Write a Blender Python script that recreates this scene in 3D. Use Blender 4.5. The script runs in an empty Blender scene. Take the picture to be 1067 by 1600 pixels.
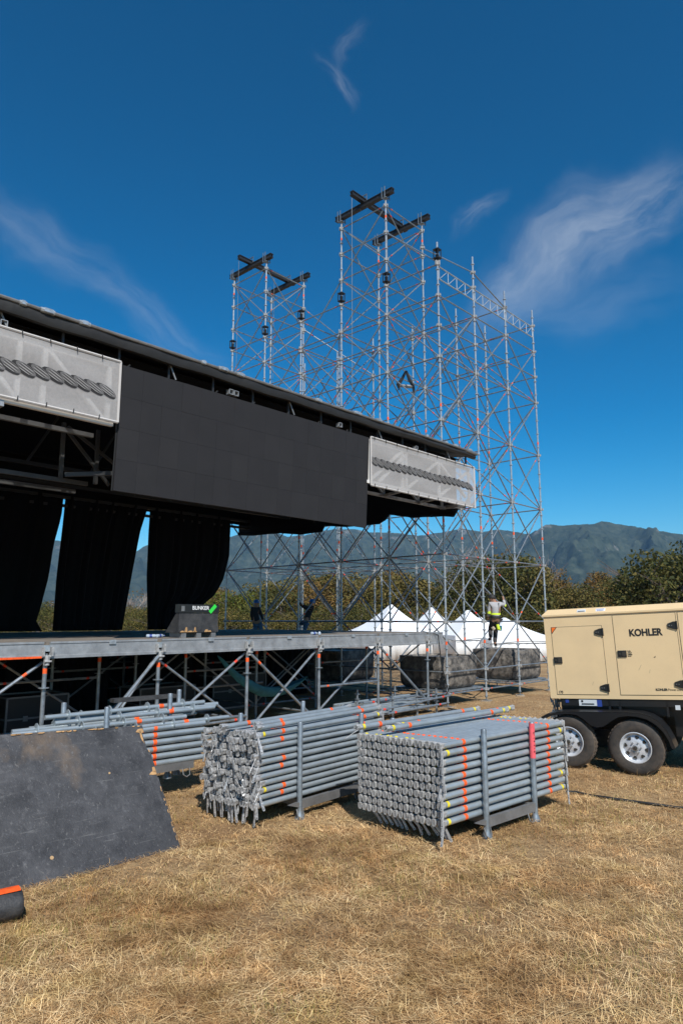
import bpy, bmesh, math, random
from mathutils import Vector, Matrix, Quaternion, noise
import numpy as np

R = math.radians
SC = bpy.context.scene
COL = SC.collection
random.seed(7)
ORD = ('first second third fourth fifth sixth seventh eighth ninth tenth eleventh twelfth thirteenth fourteenth fifteenth sixteenth seventeenth eighteenth nineteenth twentieth twenty-first twenty-second twenty-third twenty-fourth twenty-fifth twenty-sixth').split()
rng = np.random.default_rng(7)

# ------------------------------------------------------------------ camera, sky, sun, exposure
CAM_H = 2.4
cd = bpy.data.cameras.new('camera')
cam = bpy.data.objects.new('camera', cd)
COL.objects.link(cam)
cam.location = (0, 0, CAM_H)
cam.rotation_euler = (R(90) + 0.156, 0, 0)
cd.sensor_fit = 'HORIZONTAL'
cd.sensor_width = 36
cd.lens = 36 * 1063.84 / 1067
cd.clip_start = 0.1
cd.clip_end = 20000
SC.camera = cam

SUN_EL = 45.0
SUN_AZ = 165.0        # degrees clockwise from +Y, where the sun stands
S_DIR = Vector((math.sin(R(SUN_AZ)) * math.cos(R(SUN_EL)), math.cos(R(SUN_AZ)) * math.cos(R(SUN_EL)), math.sin(R(SUN_EL))))
ld = bpy.data.lights.new('sun', 'SUN')
ld.energy = 5.0
ld.angle = R(0.53)
ld.color = (1.0, 0.96, 0.895)
sun = bpy.data.objects.new('sun', ld)
COL.objects.link(sun)
sun.rotation_mode = 'QUATERNION'
sun.rotation_quaternion = S_DIR.to_track_quat('Z', 'Y')

world = bpy.data.worlds.new('World')
SC.world = world
world.use_nodes = True
wn = world.node_tree.nodes
wl = world.node_tree.links
wn.clear()


def build_world():
    out = wn.new('ShaderNodeOutputWorld')
    bg = wn.new('ShaderNodeBackground')
    sky = wn.new('ShaderNodeTexSky')
    sky.sky_type = 'NISHITA'
    sky.sun_disc = False
    sky.sun_elevation = R(SUN_EL)
    sky.sun_rotation = R(SUN_AZ)
    sky.altitude = 600
    sky.air_density = 1.0
    sky.dust_density = 0.25
    sky.ozone_density = 3.0
    hs = wn.new('ShaderNodeHueSaturation')
    hs.inputs['Hue'].default_value = 0.482
    hs.inputs['Saturation'].default_value = 1.52
    hs.inputs['Value'].default_value = 1.25
    wl.new(sky.outputs[0], hs.inputs['Color'])
    gmm = wn.new('ShaderNodeGamma')
    gmm.inputs['Gamma'].default_value = 1.25
    wl.new(hs.outputs[0], gmm.inputs['Color'])
    # cirrus wisps, laid out by direction on the sky: X = x/y, Z = z/y
    tc = wn.new('ShaderNodeTexCoord')
    sep = wn.new('ShaderNodeSeparateXYZ')
    wl.new(tc.outputs['Generated'], sep.inputs[0])

    def math_node(op, a, b=None, clamp=False):
        n = wn.new('ShaderNodeMath')
        n.operation = op
        n.use_clamp = clamp
        for k, v in enumerate((a, b)):
            if v is None:
                continue
            if isinstance(v, (int, float)):
                n.inputs[k].default_value = v
            else:
                wl.new(v, n.inputs[k])
        return n.outputs[0]
    yy = math_node('MAXIMUM', sep.outputs[1], 0.05)
    X = math_node('DIVIDE', sep.outputs[0], yy)
    Z = math_node('DIVIDE', sep.outputs[2], yy)
    cmb = wn.new('ShaderNodeCombineXYZ')
    wl.new(X, cmb.inputs[0])
    wl.new(Z, cmb.inputs[1])
    front = math_node('GREATER_THAN', sep.outputs[1], 0.06)
    # gentle warp so that no wisp keeps a straight outline
    wz = wn.new('ShaderNodeTexNoise')
    wz.inputs['Scale'].default_value = 5.0
    wz.inputs['Detail'].default_value = 4.0
    wl.new(cmb.outputs[0], wz.inputs['Vector'])
    wv = wn.new('ShaderNodeVectorMath')
    wv.operation = 'MULTIPLY_ADD'
    wl.new(wz.outputs['Color'], wv.inputs[0])
    wv.inputs[1].default_value = (0.16, 0.16, 0)
    wl.new(cmb.outputs[0], wv.inputs[2])
    total = None

    def dirXZ(px, py):
        a = (px - 533.5) / 1063.84
        b = (800 - py) / 1063.84
        c, s = math.cos(0.156), math.sin(0.156)
        y = c - b * s
        return a / y, (s + b * c) / y
    # centre, half length, half width, angle, strength
    for (px, py, L, W, ang, st, seed) in (
            (965, 320, .22, .095, 40, .62, 1.0), (835, 400, .16, .065, 55, .34, 2.0), (770, 305, .085, .02, 33, .26, 3.0),
            (95, 350, .21, .060, -31, .21, 4.0), (255, 465, .20, .05, -38, .20, 5.0), (545, 125, .07, .022, -70, .20, 6.0),
            (570, 60, .08, .018, 62, .14, 7.0), (930, 450, .22, .07, 8, .12, 9.0)):
        cx, cz = dirXZ(px, py)
        mp = wn.new('ShaderNodeMapping')
        mp.vector_type = 'TEXTURE'
        mp.inputs['Location'].default_value = (cx + .06, cz + .06, 0)
        mp.inputs['Rotation'].default_value = (0, 0, R(ang))
        mp.inputs['Scale'].default_value = (L, W, 1)
        wl.new(wv.outputs[0], mp.inputs['Vector'])
        ln = wn.new('ShaderNodeVectorMath')
        ln.operation = 'LENGTH'
        wl.new(mp.outputs[0], ln.inputs[0])
        mr = wn.new('ShaderNodeMapRange')
        mr.interpolation_type = 'SMOOTHERSTEP'
        mr.inputs['From Min'].default_value = 1.15
        mr.inputs['From Max'].default_value = 0.0
        wl.new(ln.outputs['Value'], mr.inputs['Value'])
        off = wn.new('ShaderNodeVectorMath')
        off.operation = 'MULTIPLY_ADD'
        wl.new(mp.outputs[0], off.inputs[0])
        off.inputs[1].default_value = (.55, .8, 1)
        off.inputs[2].default_value = (seed * 7.3, seed * 3.1, seed)
        nz = wn.new('ShaderNodeTexNoise')
        nz.inputs['Scale'].default_value = 2.2
        nz.inputs['Detail'].default_value = 9.0
        nz.inputs['Roughness'].default_value = .58
        nz.inputs['Distortion'].default_value = .25
        wl.new(off.outputs[0], nz.inputs['Vector'])
        nr = wn.new('ShaderNodeMapRange')
        nr.inputs['From Min'].default_value = .30
        nr.inputs['From Max'].default_value = .80
        wl.new(nz.outputs['Fac'], nr.inputs['Value'])
        m = math_node('MULTIPLY', mr.outputs[0], nr.outputs[0])
        m = math_node('MULTIPLY', m, st * .95)
        total = m if total is None else math_node('ADD', total, m, clamp=True)
    total = math_node('MULTIPLY', total, front)
    mix = wn.new('ShaderNodeMix')
    mix.data_type = 'RGBA'
    wl.new(total, mix.inputs[0])
    wl.new(gmm.outputs[0], mix.inputs[6])
    mix.inputs[7].default_value = (11.5, 12.4, 13.6, 1)
    wl.new(mix.outputs[2], bg.inputs['Color'])
    bg.inputs['Strength'].default_value = 0.052
    wl.new(bg.outputs[0], out.inputs['Surface'])


build_world()
SC.view_settings.view_transform = 'Standard'
SC.view_settings.look = 'None'
SC.view_settings.exposure = 0.2
SC.view_settings.gamma = 1.0
SC.view_settings.use_curve_mapping = False
SC.render.engine = 'CYCLES'
SC.cycles.use_denoising = True
SC.cycles.max_bounces = 6
SC.cycles.diffuse_bounces = 3
SC.cycles.glossy_bounces = 3
SC.cycles.transparent_max_bounces = 12
SC.cycles.volume_bounces = 0


# ------------------------------------------------------------------ materials
def mat(name, col, rough=.6, metal=0.0, var=.0, scale=6.0, col2=None, bump=0.0, bscale=None, detail=5.0, coord='pos', spec=.5, lo=.35, hi=.68, stretch=(1, 1, 1)):
    m = bpy.data.materials.new(name)
    m.use_nodes = True
    nt = m.node_tree
    b = nt.nodes['Principled BSDF']
    b.inputs['Base Color'].default_value = (*col, 1)
    b.inputs['Roughness'].default_value = rough
    b.inputs['Metallic'].default_value = metal
    b.inputs['Specular IOR Level'].default_value = spec
    if var or col2 or bump:
        if coord == 'pos':
            src = nt.nodes.new('ShaderNodeNewGeometry').outputs['Position']
        else:
            src = nt.nodes.new('ShaderNodeTexCoord').outputs['Object']
        if stretch != (1, 1, 1):
            mp = nt.nodes.new('ShaderNodeMapping')
            mp.inputs['Scale'].default_value = stretch
            nt.links.new(src, mp.inputs[0])
            src = mp.outputs[0]
        nz = nt.nodes.new('ShaderNodeTexNoise')
        nz.inputs['Scale'].default_value = scale
        nz.inputs['Detail'].default_value = detail
        nz.inputs['Roughness'].default_value = .65
        nt.links.new(src, nz.inputs['Vector'])
        if col2 is None:
            col2 = tuple(c * (1 - var) for c in col)
            cA = tuple(min(1, c * (1 + var)) for c in col)
        else:
            cA = col
        rp = nt.nodes.new('ShaderNodeValToRGB')
        rp.color_ramp.elements[0].position = lo
        rp.color_ramp.elements[1].position = hi
        rp.color_ramp.elements[0].color = (*cA, 1)
        rp.color_ramp.elements[1].color = (*col2, 1)
        nt.links.new(nz.outputs['Fac'], rp.inputs[0])
        nt.links.new(rp.outputs[0], b.inputs['Base Color'])
        if bump:
            n2 = nt.nodes.new('ShaderNodeTexNoise')
            n2.inputs['Scale'].default_value = bscale or scale * 4
            n2.inputs['Detail'].default_value = 6
            nt.links.new(src, n2.inputs['Vector'])
            bp = nt.nodes.new('ShaderNodeBump')
            bp.inputs['Strength'].default_value = bump
            bp.inputs['Distance'].default_value = .02
            nt.links.new(n2.outputs['Fac'], bp.inputs['Height'])
            nt.links.new(bp.outputs[0], b.inputs['Normal'])
    return m


M = {}
M['galv'] = mat('galvanised_steel', (.235, .265, .29), .42, .55, .28, 9.0)
M['galv_tube'] = mat('galvanised_tube', (.33, .375, .40), .40, .45, .12, 5.0, detail=8)
M['galv_bright'] = mat('bright_galvanised', (.385, .42, .45), .42, .55, .25, 12.0)
M['cast'] = mat('cast_wedge_iron', (.36, .36, .355), .55, .2, .3, 30.0)
M['cast_bright'] = mat('cast_wedge_iron_bright', (.40, .40, .40), .5, .4, .5, 40.0)
M['orange'] = mat('orange_tape', (.80, .10, .015), .55, 0, .25, 25.0)
M['red'] = mat('red_tape', (.62, .045, .02), .55, 0, .3, 25.0)
M['yellow'] = mat('yellow_paint', (.62, .50, .02), .6, 0, .3, 25.0)
M['pink'] = mat('pink_tag', (.72, .10, .12), .6, 0, .15, 20.0)
M['black'] = mat('black_paint', (.018, .018, .019), .5)
M['cloth'] = mat('black_stage_cloth', (.008, .008, .009), .95, spec=.1)
M['skin_black'] = mat('black_roof_vinyl', (.0115, .011, .0105), .65, 0, .3, 4.0, bump=.3, bscale=9)
M['led'] = mat('led_panel_black', (.017, .016, .0175), .7, 0, .10, 2.0, spec=.35)
M['led2'] = mat('led_panel_black_b', (.0185, .0175, .0188), .7, 0, .10, 2.0, spec=.35)
M['led3'] = mat('led_panel_black_c', (.0160, .0152, .0166), .7, 0, .10, 2.0, spec=.35)
M['alu'] = mat('aluminium_profile', (.34, .35, .36), .5, .5, .22, 5.0, bump=.1, bscale=40)
M['truss_shaded'] = mat('shaded_inner_truss', (.055, .055, .055), .6, .2, .2, 5.0)  # darker truss copy with the shade under the roof put into its colour
M['alu_dark'] = mat('weathered_truss', (.20, .20, .20), .5, .5, .2, 5.0)
M['deck'] = mat('deck_plywood', (.17, .145, .12), .85, 0, .3, 2.5, bump=.2, bscale=20)
M['plyblack'] = mat('black_film_plywood', (.022, .022, .024), .6, 0, 0, 9.0, col2=(.060, .058, .057), bump=.25, bscale=60, detail=10)
M['wood'] = mat('raw_wood', (.38, .22, .095), .8, 0, .3, 8.0, stretch=(1, 1, 1))
M['plank'] = mat('old_plank', (.36, .235, .12), .85, 0, .35, 7.0)
M['white'] = mat('white_vinyl', (.82, .83, .84), .5, 0, .04, 2.0)
M['bag'] = mat('black_ballast_liner', (.045, .042, .039), .6, 0, 0, 5.0, col2=(.34, .30, .255), bump=.7, bscale=16, detail=12, lo=.42, hi=.80)
M['tan'] = mat('tan_generator_paint', (.69, .512, .29), .42, 0, 0, 2.2, col2=(.62, .46, .265), detail=9, lo=.42, hi=.8, bump=.03, bscale=3)
M['gasket'] = mat('dark_gap', (.03, .026, .02), .8)
M['rubber'] = mat('tyre_rubber', (.026, .024, .022), .8, 0, 0, 9.0, col2=(.062, .05, .04), bump=.3, bscale=50)
M['tread'] = mat('dusty_tread', (.11, .085, .065), .9, 0, .35, 20.0)
M['rim'] = mat('silver_wheel_paint', (.55, .57, .60), .35, .3, .08, 8.0)
M['chassis'] = mat('black_chassis_paint', (.012, .012, .013), .3)
M['sticker'] = mat('pale_sticker', (.55, .58, .60), .5)
M['blue'] = mat('blue_print', (.02, .05, .25), .5)
M['green'] = mat('green_tag', (.03, .60, .06), .5)
M['teal'] = mat('teal_cloth', (.015, .13, .17), .8, 0, .2, 8)
M['text'] = mat('black_lettering', (.012, .012, .012), .5)
M['textw'] = mat('white_lettering', (.75, .75, .75), .6)
M['concrete'] = mat('pad_wood', (.30, .24, .17), .9, 0, .3, 8)
M['rope'] = mat('rope_print_grey', (.13, .125, .125), .8)
M['rope_dark'] = mat('rope_print_dark', (.022, .021, .022), .8)
M['rope_light'] = mat('rope_print_light', (.42, .41, .40), .8)
M['hem'] = mat('banner_hem', (.46, .44, .425), .8)
M['cable'] = mat('black_cable', (.012, .012, .012), .6)
M['water_b'] = mat('clear_plastic', (.35, .42, .5), .15)
M['lamp_o'] = mat('orange_lens', (.8, .16, .02), .3)
M['skin'] = mat('human_skin', (.30, .16, .10), .6)
M['greyshirt'] = mat('grey_shirt', (.34, .34, .35), .9, 0, .12, 12)
M['hiviz'] = mat('hi_viz_yellow', (.62, .78, .05), .7)
M['darkpants'] = mat('dark_work_trousers', (.035, .033, .035), .9, 0, .3, 10)
M['darkshirt'] = mat('dark_shirt', (.018, .018, .022), .9)
M['jeans'] = mat('blue_jeans', (.06, .12, .20), .9, 0, .2, 10)
M['helmet'] = mat('blue_helmet', (.02, .12, .36), .4)
M['blackhat'] = mat('black_hat', (.012, .012, .012), .7)
M['khaki'] = mat('khaki_bag', (.36, .30, .22), .9)


def banner_mat():
    m = bpy.data.materials.new('grey_mesh_banner')
    m.use_nodes = True
    nt = m.node_tree
    b = nt.nodes['Principled BSDF']
    out = nt.nodes['Material Output']
    g = nt.nodes.new('ShaderNodeNewGeometry').outputs['Position']
    n1 = nt.nodes.new('ShaderNodeTexNoise')
    n1.inputs['Scale'].default_value = 22
    n1.inputs['Detail'].default_value = 8
    n1.inputs['Roughness'].default_value = .8
    nt.links.new(g, n1.inputs['Vector'])
    rp = nt.nodes.new('ShaderNodeValToRGB')
    rp.color_ramp.elements[0].position = .3
    rp.color_ramp.elements[1].position = .75
    rp.color_ramp.elements[0].color = (.36, .35, .345, 1)
    rp.color_ramp.elements[1].color = (.50, .475, .46, 1)
    nt.links.new(n1.outputs['Fac'], rp.inputs[0])
    nt.links.new(rp.outputs[0], b.inputs['Base Color'])
    b.inputs['Roughness'].default_value = .8
    tr = nt.nodes.new('ShaderNodeBsdfTransparent')
    mx = nt.nodes.new('ShaderNodeMixShader')
    mx.inputs[0].default_value = .34
    nt.links.new(b.outputs[0], mx.inputs[1])
    nt.links.new(tr.outputs[0], mx.inputs[2])
    nt.links.new(mx.outputs[0], out.inputs['Surface'])
    return m


M['banner'] = banner_mat()
M['truss_white'] = mat('bright_truss_aluminium', (.70, .69, .67), .5)


# ------------------------------------------------------------------ mesh helpers
class MB:
    def __init__(self):
        self.v, self.f, self.m = [], [], []

    def add(self, vs, fs, m=0):
        o = len(self.v)
        self.v += [tuple(p) for p in vs]
        self.f += [tuple(i + o for i in f) for f in fs]
        self.m += [m] * len(fs)

    def box(self, c, s, m=0, rot=None):
        hx, hy, hz = s[0] / 2, s[1] / 2, s[2] / 2
        vs = [Vector((x, y, z)) for z in (-hz, hz) for y in (-hy, hy) for x in (-hx, hx)]
        if rot is not None:
            vs = [rot @ p for p in vs]
        vs = [p + Vector(c) for p in vs]
        self.add(vs, [(0, 2, 3, 1), (4, 5, 7, 6), (0, 1, 5, 4), (2, 6, 7, 3), (0, 4, 6, 2), (1, 3, 7, 5)], m)

    def rings(self, rings, m=0, cap=True, closed=False, mats=None):
        n = len(rings[0])
        vs = [p for r in rings for p in r]
        fs, ms = [], []
        K = len(rings)
        for k in range(K if closed else K - 1):
            for i in range(n):
                j = (i + 1) % n
                k2 = (k + 1) % K
                fs.append((k * n + i, k * n + j, k2 * n + j, k2 * n + i))
                ms.append(mats[k] if mats else m)
        if cap and not closed:
            fs.append(tuple(reversed(range(n))))
            ms.append(mats[0] if mats else m)
            fs.append(tuple((K - 1) * n + i for i in range(n)))
            ms.append(mats[-1] if mats else m)
        o = len(self.v)
        self.v += [tuple(p) for p in vs]
        self.f += [tuple(i + o for i in f) for f in fs]
        self.m += ms

    def tube(self, p0, p1, r, n=8, m=0, cap=True, r1=None):
        p0, p1 = Vector(p0), Vector(p1)
        q = (p1 - p0).to_track_quat('Z', 'Y')
        r1 = r if r1 is None else r1
        rr = []
        for p, rad in ((p0, r), (p1, r1)):
            rr.append([p + q @ Vector((rad * math.cos(2 * math.pi * i / n), rad * math.sin(2 * math.pi * i / n), 0)) for i in range(n)])
        self.rings(rr, m, cap)

    def path(self, pts, r, n=6, m=0, cap=True, closed=False):
        pts = [Vector(p) for p in pts]
        rr = []
        for k, p in enumerate(pts):
            a = pts[k - 1] if (k > 0 or closed) else p
            b = pts[(k + 1) % len(pts)] if (k < len(pts) - 1 or closed) else p
            q = (b - a).to_track_quat('Z', 'Y')
            rad = r[k] if isinstance(r, (list, tuple)) else r
            rr.append([p + q @ Vector((rad * math.cos(2 * math.pi * i / n), rad * math.sin(2 * math.pi * i / n), 0)) for i in range(n)])
        self.rings(rr, m, cap, closed)

    def lathe(self, prof, n=16, m=0, axis='z', c=(0, 0, 0), mats=None, cap=True):
        rr = []
        for (rad, h) in prof:
            ring = []
            for i in range(n):
                a = 2 * math.pi * i / n
                x, y = rad * math.cos(a), rad * math.sin(a)
                p = Vector((x, y, h)) if axis == 'z' else (Vector((x, h, y)) if axis == 'y' else Vector((h, x, y)))
                ring.append(p + Vector(c))
            rr.append(ring)
        self.rings(rr, m, cap, False, mats)

    def prism(self, poly, y0, y1, m=0):     # poly in x,z extruded along y
        n = len(poly)
        vs = [(x, y0, z) for x, z in poly] + [(x, y1, z) for x, z in poly]
        fs = [tuple(range(n)), tuple(reversed(range(n, 2 * n)))]
        fs += [(i, i + n, (i + 1) % n + n, (i + 1) % n) for i in range(n)]
        self.add(vs, fs, m)

    def mesh(self, name, mats, smooth=False):
        me = bpy.data.meshes.new(name)
        me.from_pydata(self.v, [], self.f)
        for mm in mats:
            me.materials.append(M[mm] if isinstance(mm, str) else mm)
        if len(mats) > 1:
            me.polygons.foreach_set('material_index', self.m)
        bm = bmesh.new()
        bm.from_mesh(me)
        bmesh.ops.recalc_face_normals(bm, faces=bm.faces)
        bm.to_mesh(me)
        bm.free()
        if smooth:
            me.polygons.foreach_set('use_smooth', [True] * len(me.polygons))
            try:
                me.set_sharp_from_angle(angle=R(38))
            except Exception:
                pass
        me.update()
        return me


def link(name, data, parent=None, loc=(0, 0, 0), rot=None, scale=None):
    o = bpy.data.objects.new(name, data)
    COL.objects.link(o)
    if parent is not None:
        o.parent = parent
    o.location = loc
    if rot is not None:
        if isinstance(rot, Quaternion):
            o.rotation_mode = 'QUATERNION'
            o.rotation_quaternion = rot
        else:
            o.rotation_euler = rot
    if scale is not None:
        o.scale = scale
    return o


def obj(name, mb, mats, parent=None, smooth=False, loc=(0, 0, 0), rot=None):
    mats = mats if isinstance(mats, (list, tuple)) else [mats]
    return link(name, mb.mesh(name, mats, smooth), parent, loc, rot)


def tag(o, label=None, cat=None, group=None, kind=None):
    if label:
        o['label'] = label
    if cat:
        o['category'] = cat
    if group:
        o['group'] = group
    if kind:
        o['kind'] = kind
    return o


def thing(name, label, cat, loc=(0, 0, 0), rotz=0.0, group=None):
    o = link(name, None, None, loc, (0, 0, rotz))
    o.empty_display_size = .2
    return tag(o, label, cat, group)


def band_tube(name, bands, n=8, mats=('galv_tube', 'orange'), sides_mat=0):
    """unit tube along z with coloured bands: list of (z0, z1, material index)"""
    zs = [0.0]
    ms = []
    for (a, b, k) in bands:
        zs += [a, b]
        ms += [sides_mat, k]
    zs.append(1.0)
    ms.append(sides_mat)
    mb = MB()
    rr = []
    for z in zs:
        rr.append([Vector((math.cos(2 * math.pi * i / n), math.sin(2 * math.pi * i / n), z)) for i in range(n)])
    mb.rings(rr, 0, True, False, ms)
    return mb.mesh(name, mats, True)


PIPE_PLAIN = band_tube('pipe', [], 8, ('galv',))
PIPE_RED = band_tube('pipe_red_ends', [(.10, .128, 1), (.872, .90, 1)], 8, ('galv', 'red'))
PIPE_OR1 = band_tube('pipe_orange_end', [(.12, .15, 1)], 8, ('galv', 'orange'))
PIPE_DARK = band_tube('pipe_dark', [], 6, ('alu_dark',))


def pipe(name, p0, p1, r, parent, me=PIPE_PLAIN):
    p0, p1 = Vector(p0), Vector(p1)
    d = p1 - p0
    return link(name, me, parent, p0, d.to_track_quat('Z', 'Y'), (r, r, d.length))


# site axes: U runs along the stage front to the right and away, V into the stage
TH = .7486
UX = Vector((math.sin(TH), math.cos(TH), 0))
VX = Vector((-math.cos(TH), math.sin(TH), 0))
E0 = Vector((2.9057, 19.2097, 0))
ROT = math.atan2(UX.y, UX.x)
AU, AV = 2.0084, 1.985


def site(u, v, z=0.0):
    return E0 + UX * u + VX * v + Vector((0, 0, z))


# ------------------------------------------------------------------ setting: ground, mountains
def ground_mat():
    m = bpy.data.materials.new('dry_grass_field')
    m.use_nodes = True
    nt = m.node_tree
    b = nt.nodes['Principled BSDF']
    b.inputs['Roughness'].default_value = .95
    b.inputs['Specular IOR Level'].default_value = .1
    g = nt.nodes.new('ShaderNodeNewGeometry').outputs['Position']

    def nz(scale, det, rough=.6, st=None):
        v = g
        if st:
            mp = nt.nodes.new('ShaderNodeMapping')
            mp.inputs['Scale'].default_value = st
            nt.links.new(g, mp.inputs[0])
            v = mp.outputs[0]
        n = nt.nodes.new('ShaderNodeTexNoise')
        n.inputs['Scale'].default_value = scale
        n.inputs['Detail'].default_value = det
        n.inputs['Roughness'].default_value = rough
        nt.links.new(v, n.inputs['Vector'])
        return n.outputs['Fac']

    def ramp(f, stops):
        r = nt.nodes.new('ShaderNodeValToRGB')
        while len(r.color_ramp.elements) < len(stops):
            r.color_ramp.elements.new(.5)
        for e, (p, c) in zip(r.color_ramp.elements, stops):
            e.position = p
            e.color = (*c, 1)
        nt.links.new(f, r.inputs[0])
        return r.outputs[0]
    big = ramp(nz(.55, 5), [(.3, (.28, .168, .088)), (.5, (.39, .26, .138)), (.72, (.49, .35, .195))])
    mid = ramp(nz(6.0, 7, .7), [(.28, (.38, .35, .32)), (.5, (.85, .85, .85)), (.75, (1.35, 1.3, 1.2))])
    fine = ramp(nz(55.0, 6, .75), [(.25, (.45, .43, .40)), (.5, (.95, .95, .95)), (.75, (1.5, 1.45, 1.35))])
    m1 = nt.nodes.new('ShaderNodeMix')
    m1.data_type = 'RGBA'
    m1.blend_type = 'MULTIPLY'
    m1.inputs[0].default_value = .8
    nt.links.new(big, m1.inputs[6])
    nt.links.new(mid, m1.inputs[7])
    m2 = nt.nodes.new('ShaderNodeMix')
    m2.data_type = 'RGBA'
    m2.blend_type = 'MULTIPLY'
    m2.inputs[0].default_value = .9
    nt.links.new(m1.outputs[2], m2.inputs[6])
    nt.links.new(fine, m2.inputs[7])
    nt.links.new(m2.outputs[2], b.inputs['Base Color'])
    bp = nt.nodes.new('ShaderNodeBump')
    bp.inputs['Strength'].default_value = .8
    bp.inputs['Distance'].default_value = .03
    nt.links.new(nz(40, 8, .75), bp.inputs['Height'])
    nt.links.new(bp.outputs[0], b.inputs['Normal'])
    return m


M['ground'] = ground_mat()
gm = MB()
ys = [-400, -20, 0, 2, 4, 6, 8, 10, 13, 17, 22, 30, 45, 80, 200, 600, 2000, 6000]
xs = [-6000, -1500, -400, -120, -40, -16, -8, -4, -2, 0, 2, 4, 8, 16, 40, 120, 400, 1500, 6000]
gv = [(x, y, 0.0) for y in ys for x in xs]
nx = len(xs)
gm.add(gv, [(j * nx + i, j * nx + i + 1, (j + 1) * nx + i + 1, (j + 1) * nx + i) for j in range(len(ys) - 1) for i in range(nx - 1)])
tag(obj('ground', gm, 'ground'), 'dry straw coloured field', None, None, 'structure')


def mountain(name, ridge, D, depth, seed, slabs):
    """ridge: list of (azimuth as x/y, height); terrain rising from D-depth to its ridge at D, falling behind"""
    nxs, nys = 420, 90
    az = np.linspace(ridge[0][0], ridge[-1][0], nxs)
    hh = np.interp(az, [r[0] for r in ridge], [r[1] for r in ridge])
    vs = []
    for j in range(nys):
        t = j / (nys - 1)            # 0 foot, .8 ridge, 1 back
        for i in range(nxs):
            y = D - depth + depth * t * 1.25
            x = az[i] * D * (0.86 + .14 * min(1, t / .8))
            tt = min(1, t / .8)
            prof = tt ** 1.35 if t <= .8 else 1 - (t - .8) * 2.5
            p = Vector((x * .0042 + seed, y * .0024, seed * 1.7))
            rdg = 1 - abs(noise.fractal(p, 1.0, 2.0, 6)) * 1.6
            gul = noise.fractal(Vector((x * .010 + seed, y * .0045, 3.3)), 1.0, 2.0, 5)
            fin = noise.fractal(Vector((x * .035, y * .035, 5.1)), 1.0, 2.0, 4)
            amp = 1 - .93 * (max(0, 1 - abs(t - .8) / .16)) ** .6
            z = hh[i] * prof * (1 + (rdg - .65) * .38 * amp) + gul * hh[i] * .16 * amp * (0.3 + tt) + fin * 13 * tt * (.10 + amp)
            vs.append((x, y, z - 3 * (1 - tt) - (2 if j == 0 else 0)))
    mb = MB()
    mb.add(vs, [(j * nxs + i, j * nxs + i + 1, (j + 1) * nxs + i + 1, (j + 1) * nxs + i) for j in range(nys - 1) for i in range(nxs - 1)])
    o = obj(name, mb, M['mount'], None, True)
    return tag(o, None, None, None, 'structure')


def mount_mat():
    m = bpy.data.materials.new('forested_mountain')
    m.use_nodes = True
    nt = m.node_tree
    b = nt.nodes['Principled BSDF']
    b.inputs['Roughness'].default_value = 1
    b.inputs['Specular IOR Level'].default_value = 0
    geo = nt.nodes.new('ShaderNodeNewGeometry')

    def nz(scale, det, rough=.6, st=(1, 1, 1)):
        mp = nt.nodes.new('ShaderNodeMapping')
        mp.inputs['Scale'].default_value = st
        nt.links.new(geo.outputs['Position'], mp.inputs[0])
        n = nt.nodes.new('ShaderNodeTexNoise')
        n.inputs['Scale'].default_value = scale
        n.inputs['Detail'].default_value = det
        n.inputs['Roughness'].default_value = rough
        nt.links.new(mp.outputs[0], n.inputs['Vector'])
        return n.outputs['Fac']
    r1 = nt.nodes.new('ShaderNodeValToRGB')
    for e, (p, c) in zip(r1.color_ramp.elements, ((.35, (.020, .033, .023)), (.66, (.073, .087, .059)))):
        e.position = p
        e.color = (*c, 1)
    nt.links.new(nz(.03, 8, .7), r1.inputs[0])
    # bare pale rock, in streaks down the slope and along the crests
    r2 = nt.nodes.new('ShaderNodeValToRGB')
    r2.color_ramp.elements[0].position = .60
    r2.color_ramp.elements[1].position = .72
    nt.links.new(nz(.012, 9, .68, (1, .35, .45)), r2.inputs[0])
    mx = nt.nodes.new('ShaderNodeMix')
    mx.data_type = 'RGBA'
    nt.links.new(r2.outputs[0], mx.inputs[0])
    nt.links.new(r1.outputs[0], mx.inputs[6])
    mx.inputs[7].default_value = (.30, .27, .25, 1)
    nt.links.new(mx.outputs[2], b.inputs['Base Color'])
    bp = nt.nodes.new('ShaderNodeBump')
    bp.inputs['Strength'].default_value = .9
    bp.inputs['Distance'].default_value = 9
    nt.links.new(nz(.06, 8, .7), bp.inputs['Height'])
    nt.links.new(bp.outputs[0], b.inputs['Normal'])
    return m


M['mount'] = mount_mat()


def ridge_px(pts, D):
    out = []
    for px, py in pts:
        a, b = (px - 533.5) / 1063.84, (800 - py) / 1063.84
        c, s = math.cos(.156), math.sin(.156)
        y = c - b * s
        out.append((a / y, CAM_H + D * (s + b * c) / y))
    return out


mountain('mountain', ridge_px([(-700, 880), (-300, 838), (-60, 862), (90, 845), (140, 862), (205, 868), (228, 852), (262, 846), (330, 852), (370, 834), (410, 826), (450, 838), (500, 830), (560, 826),
                               (600, 832), (650, 838), (690, 833), (722, 827), (760, 829), (800, 831), (850, 838), (930, 850), (1100, 872), (1500, 900)], 3000), 3000, 1500, 2.0, 0)
mountain('mountain', ridge_px([(700, 940), (770, 895), (815, 856), (832, 834), (850, 821), (885, 820), (920, 819), (940, 814.5), (962, 819), (990, 825), (1030, 829), (1075, 836), (1200, 842), (1500, 812), (1900, 850)], 2300), 2300, 1100, 9.0, 1)


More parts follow.
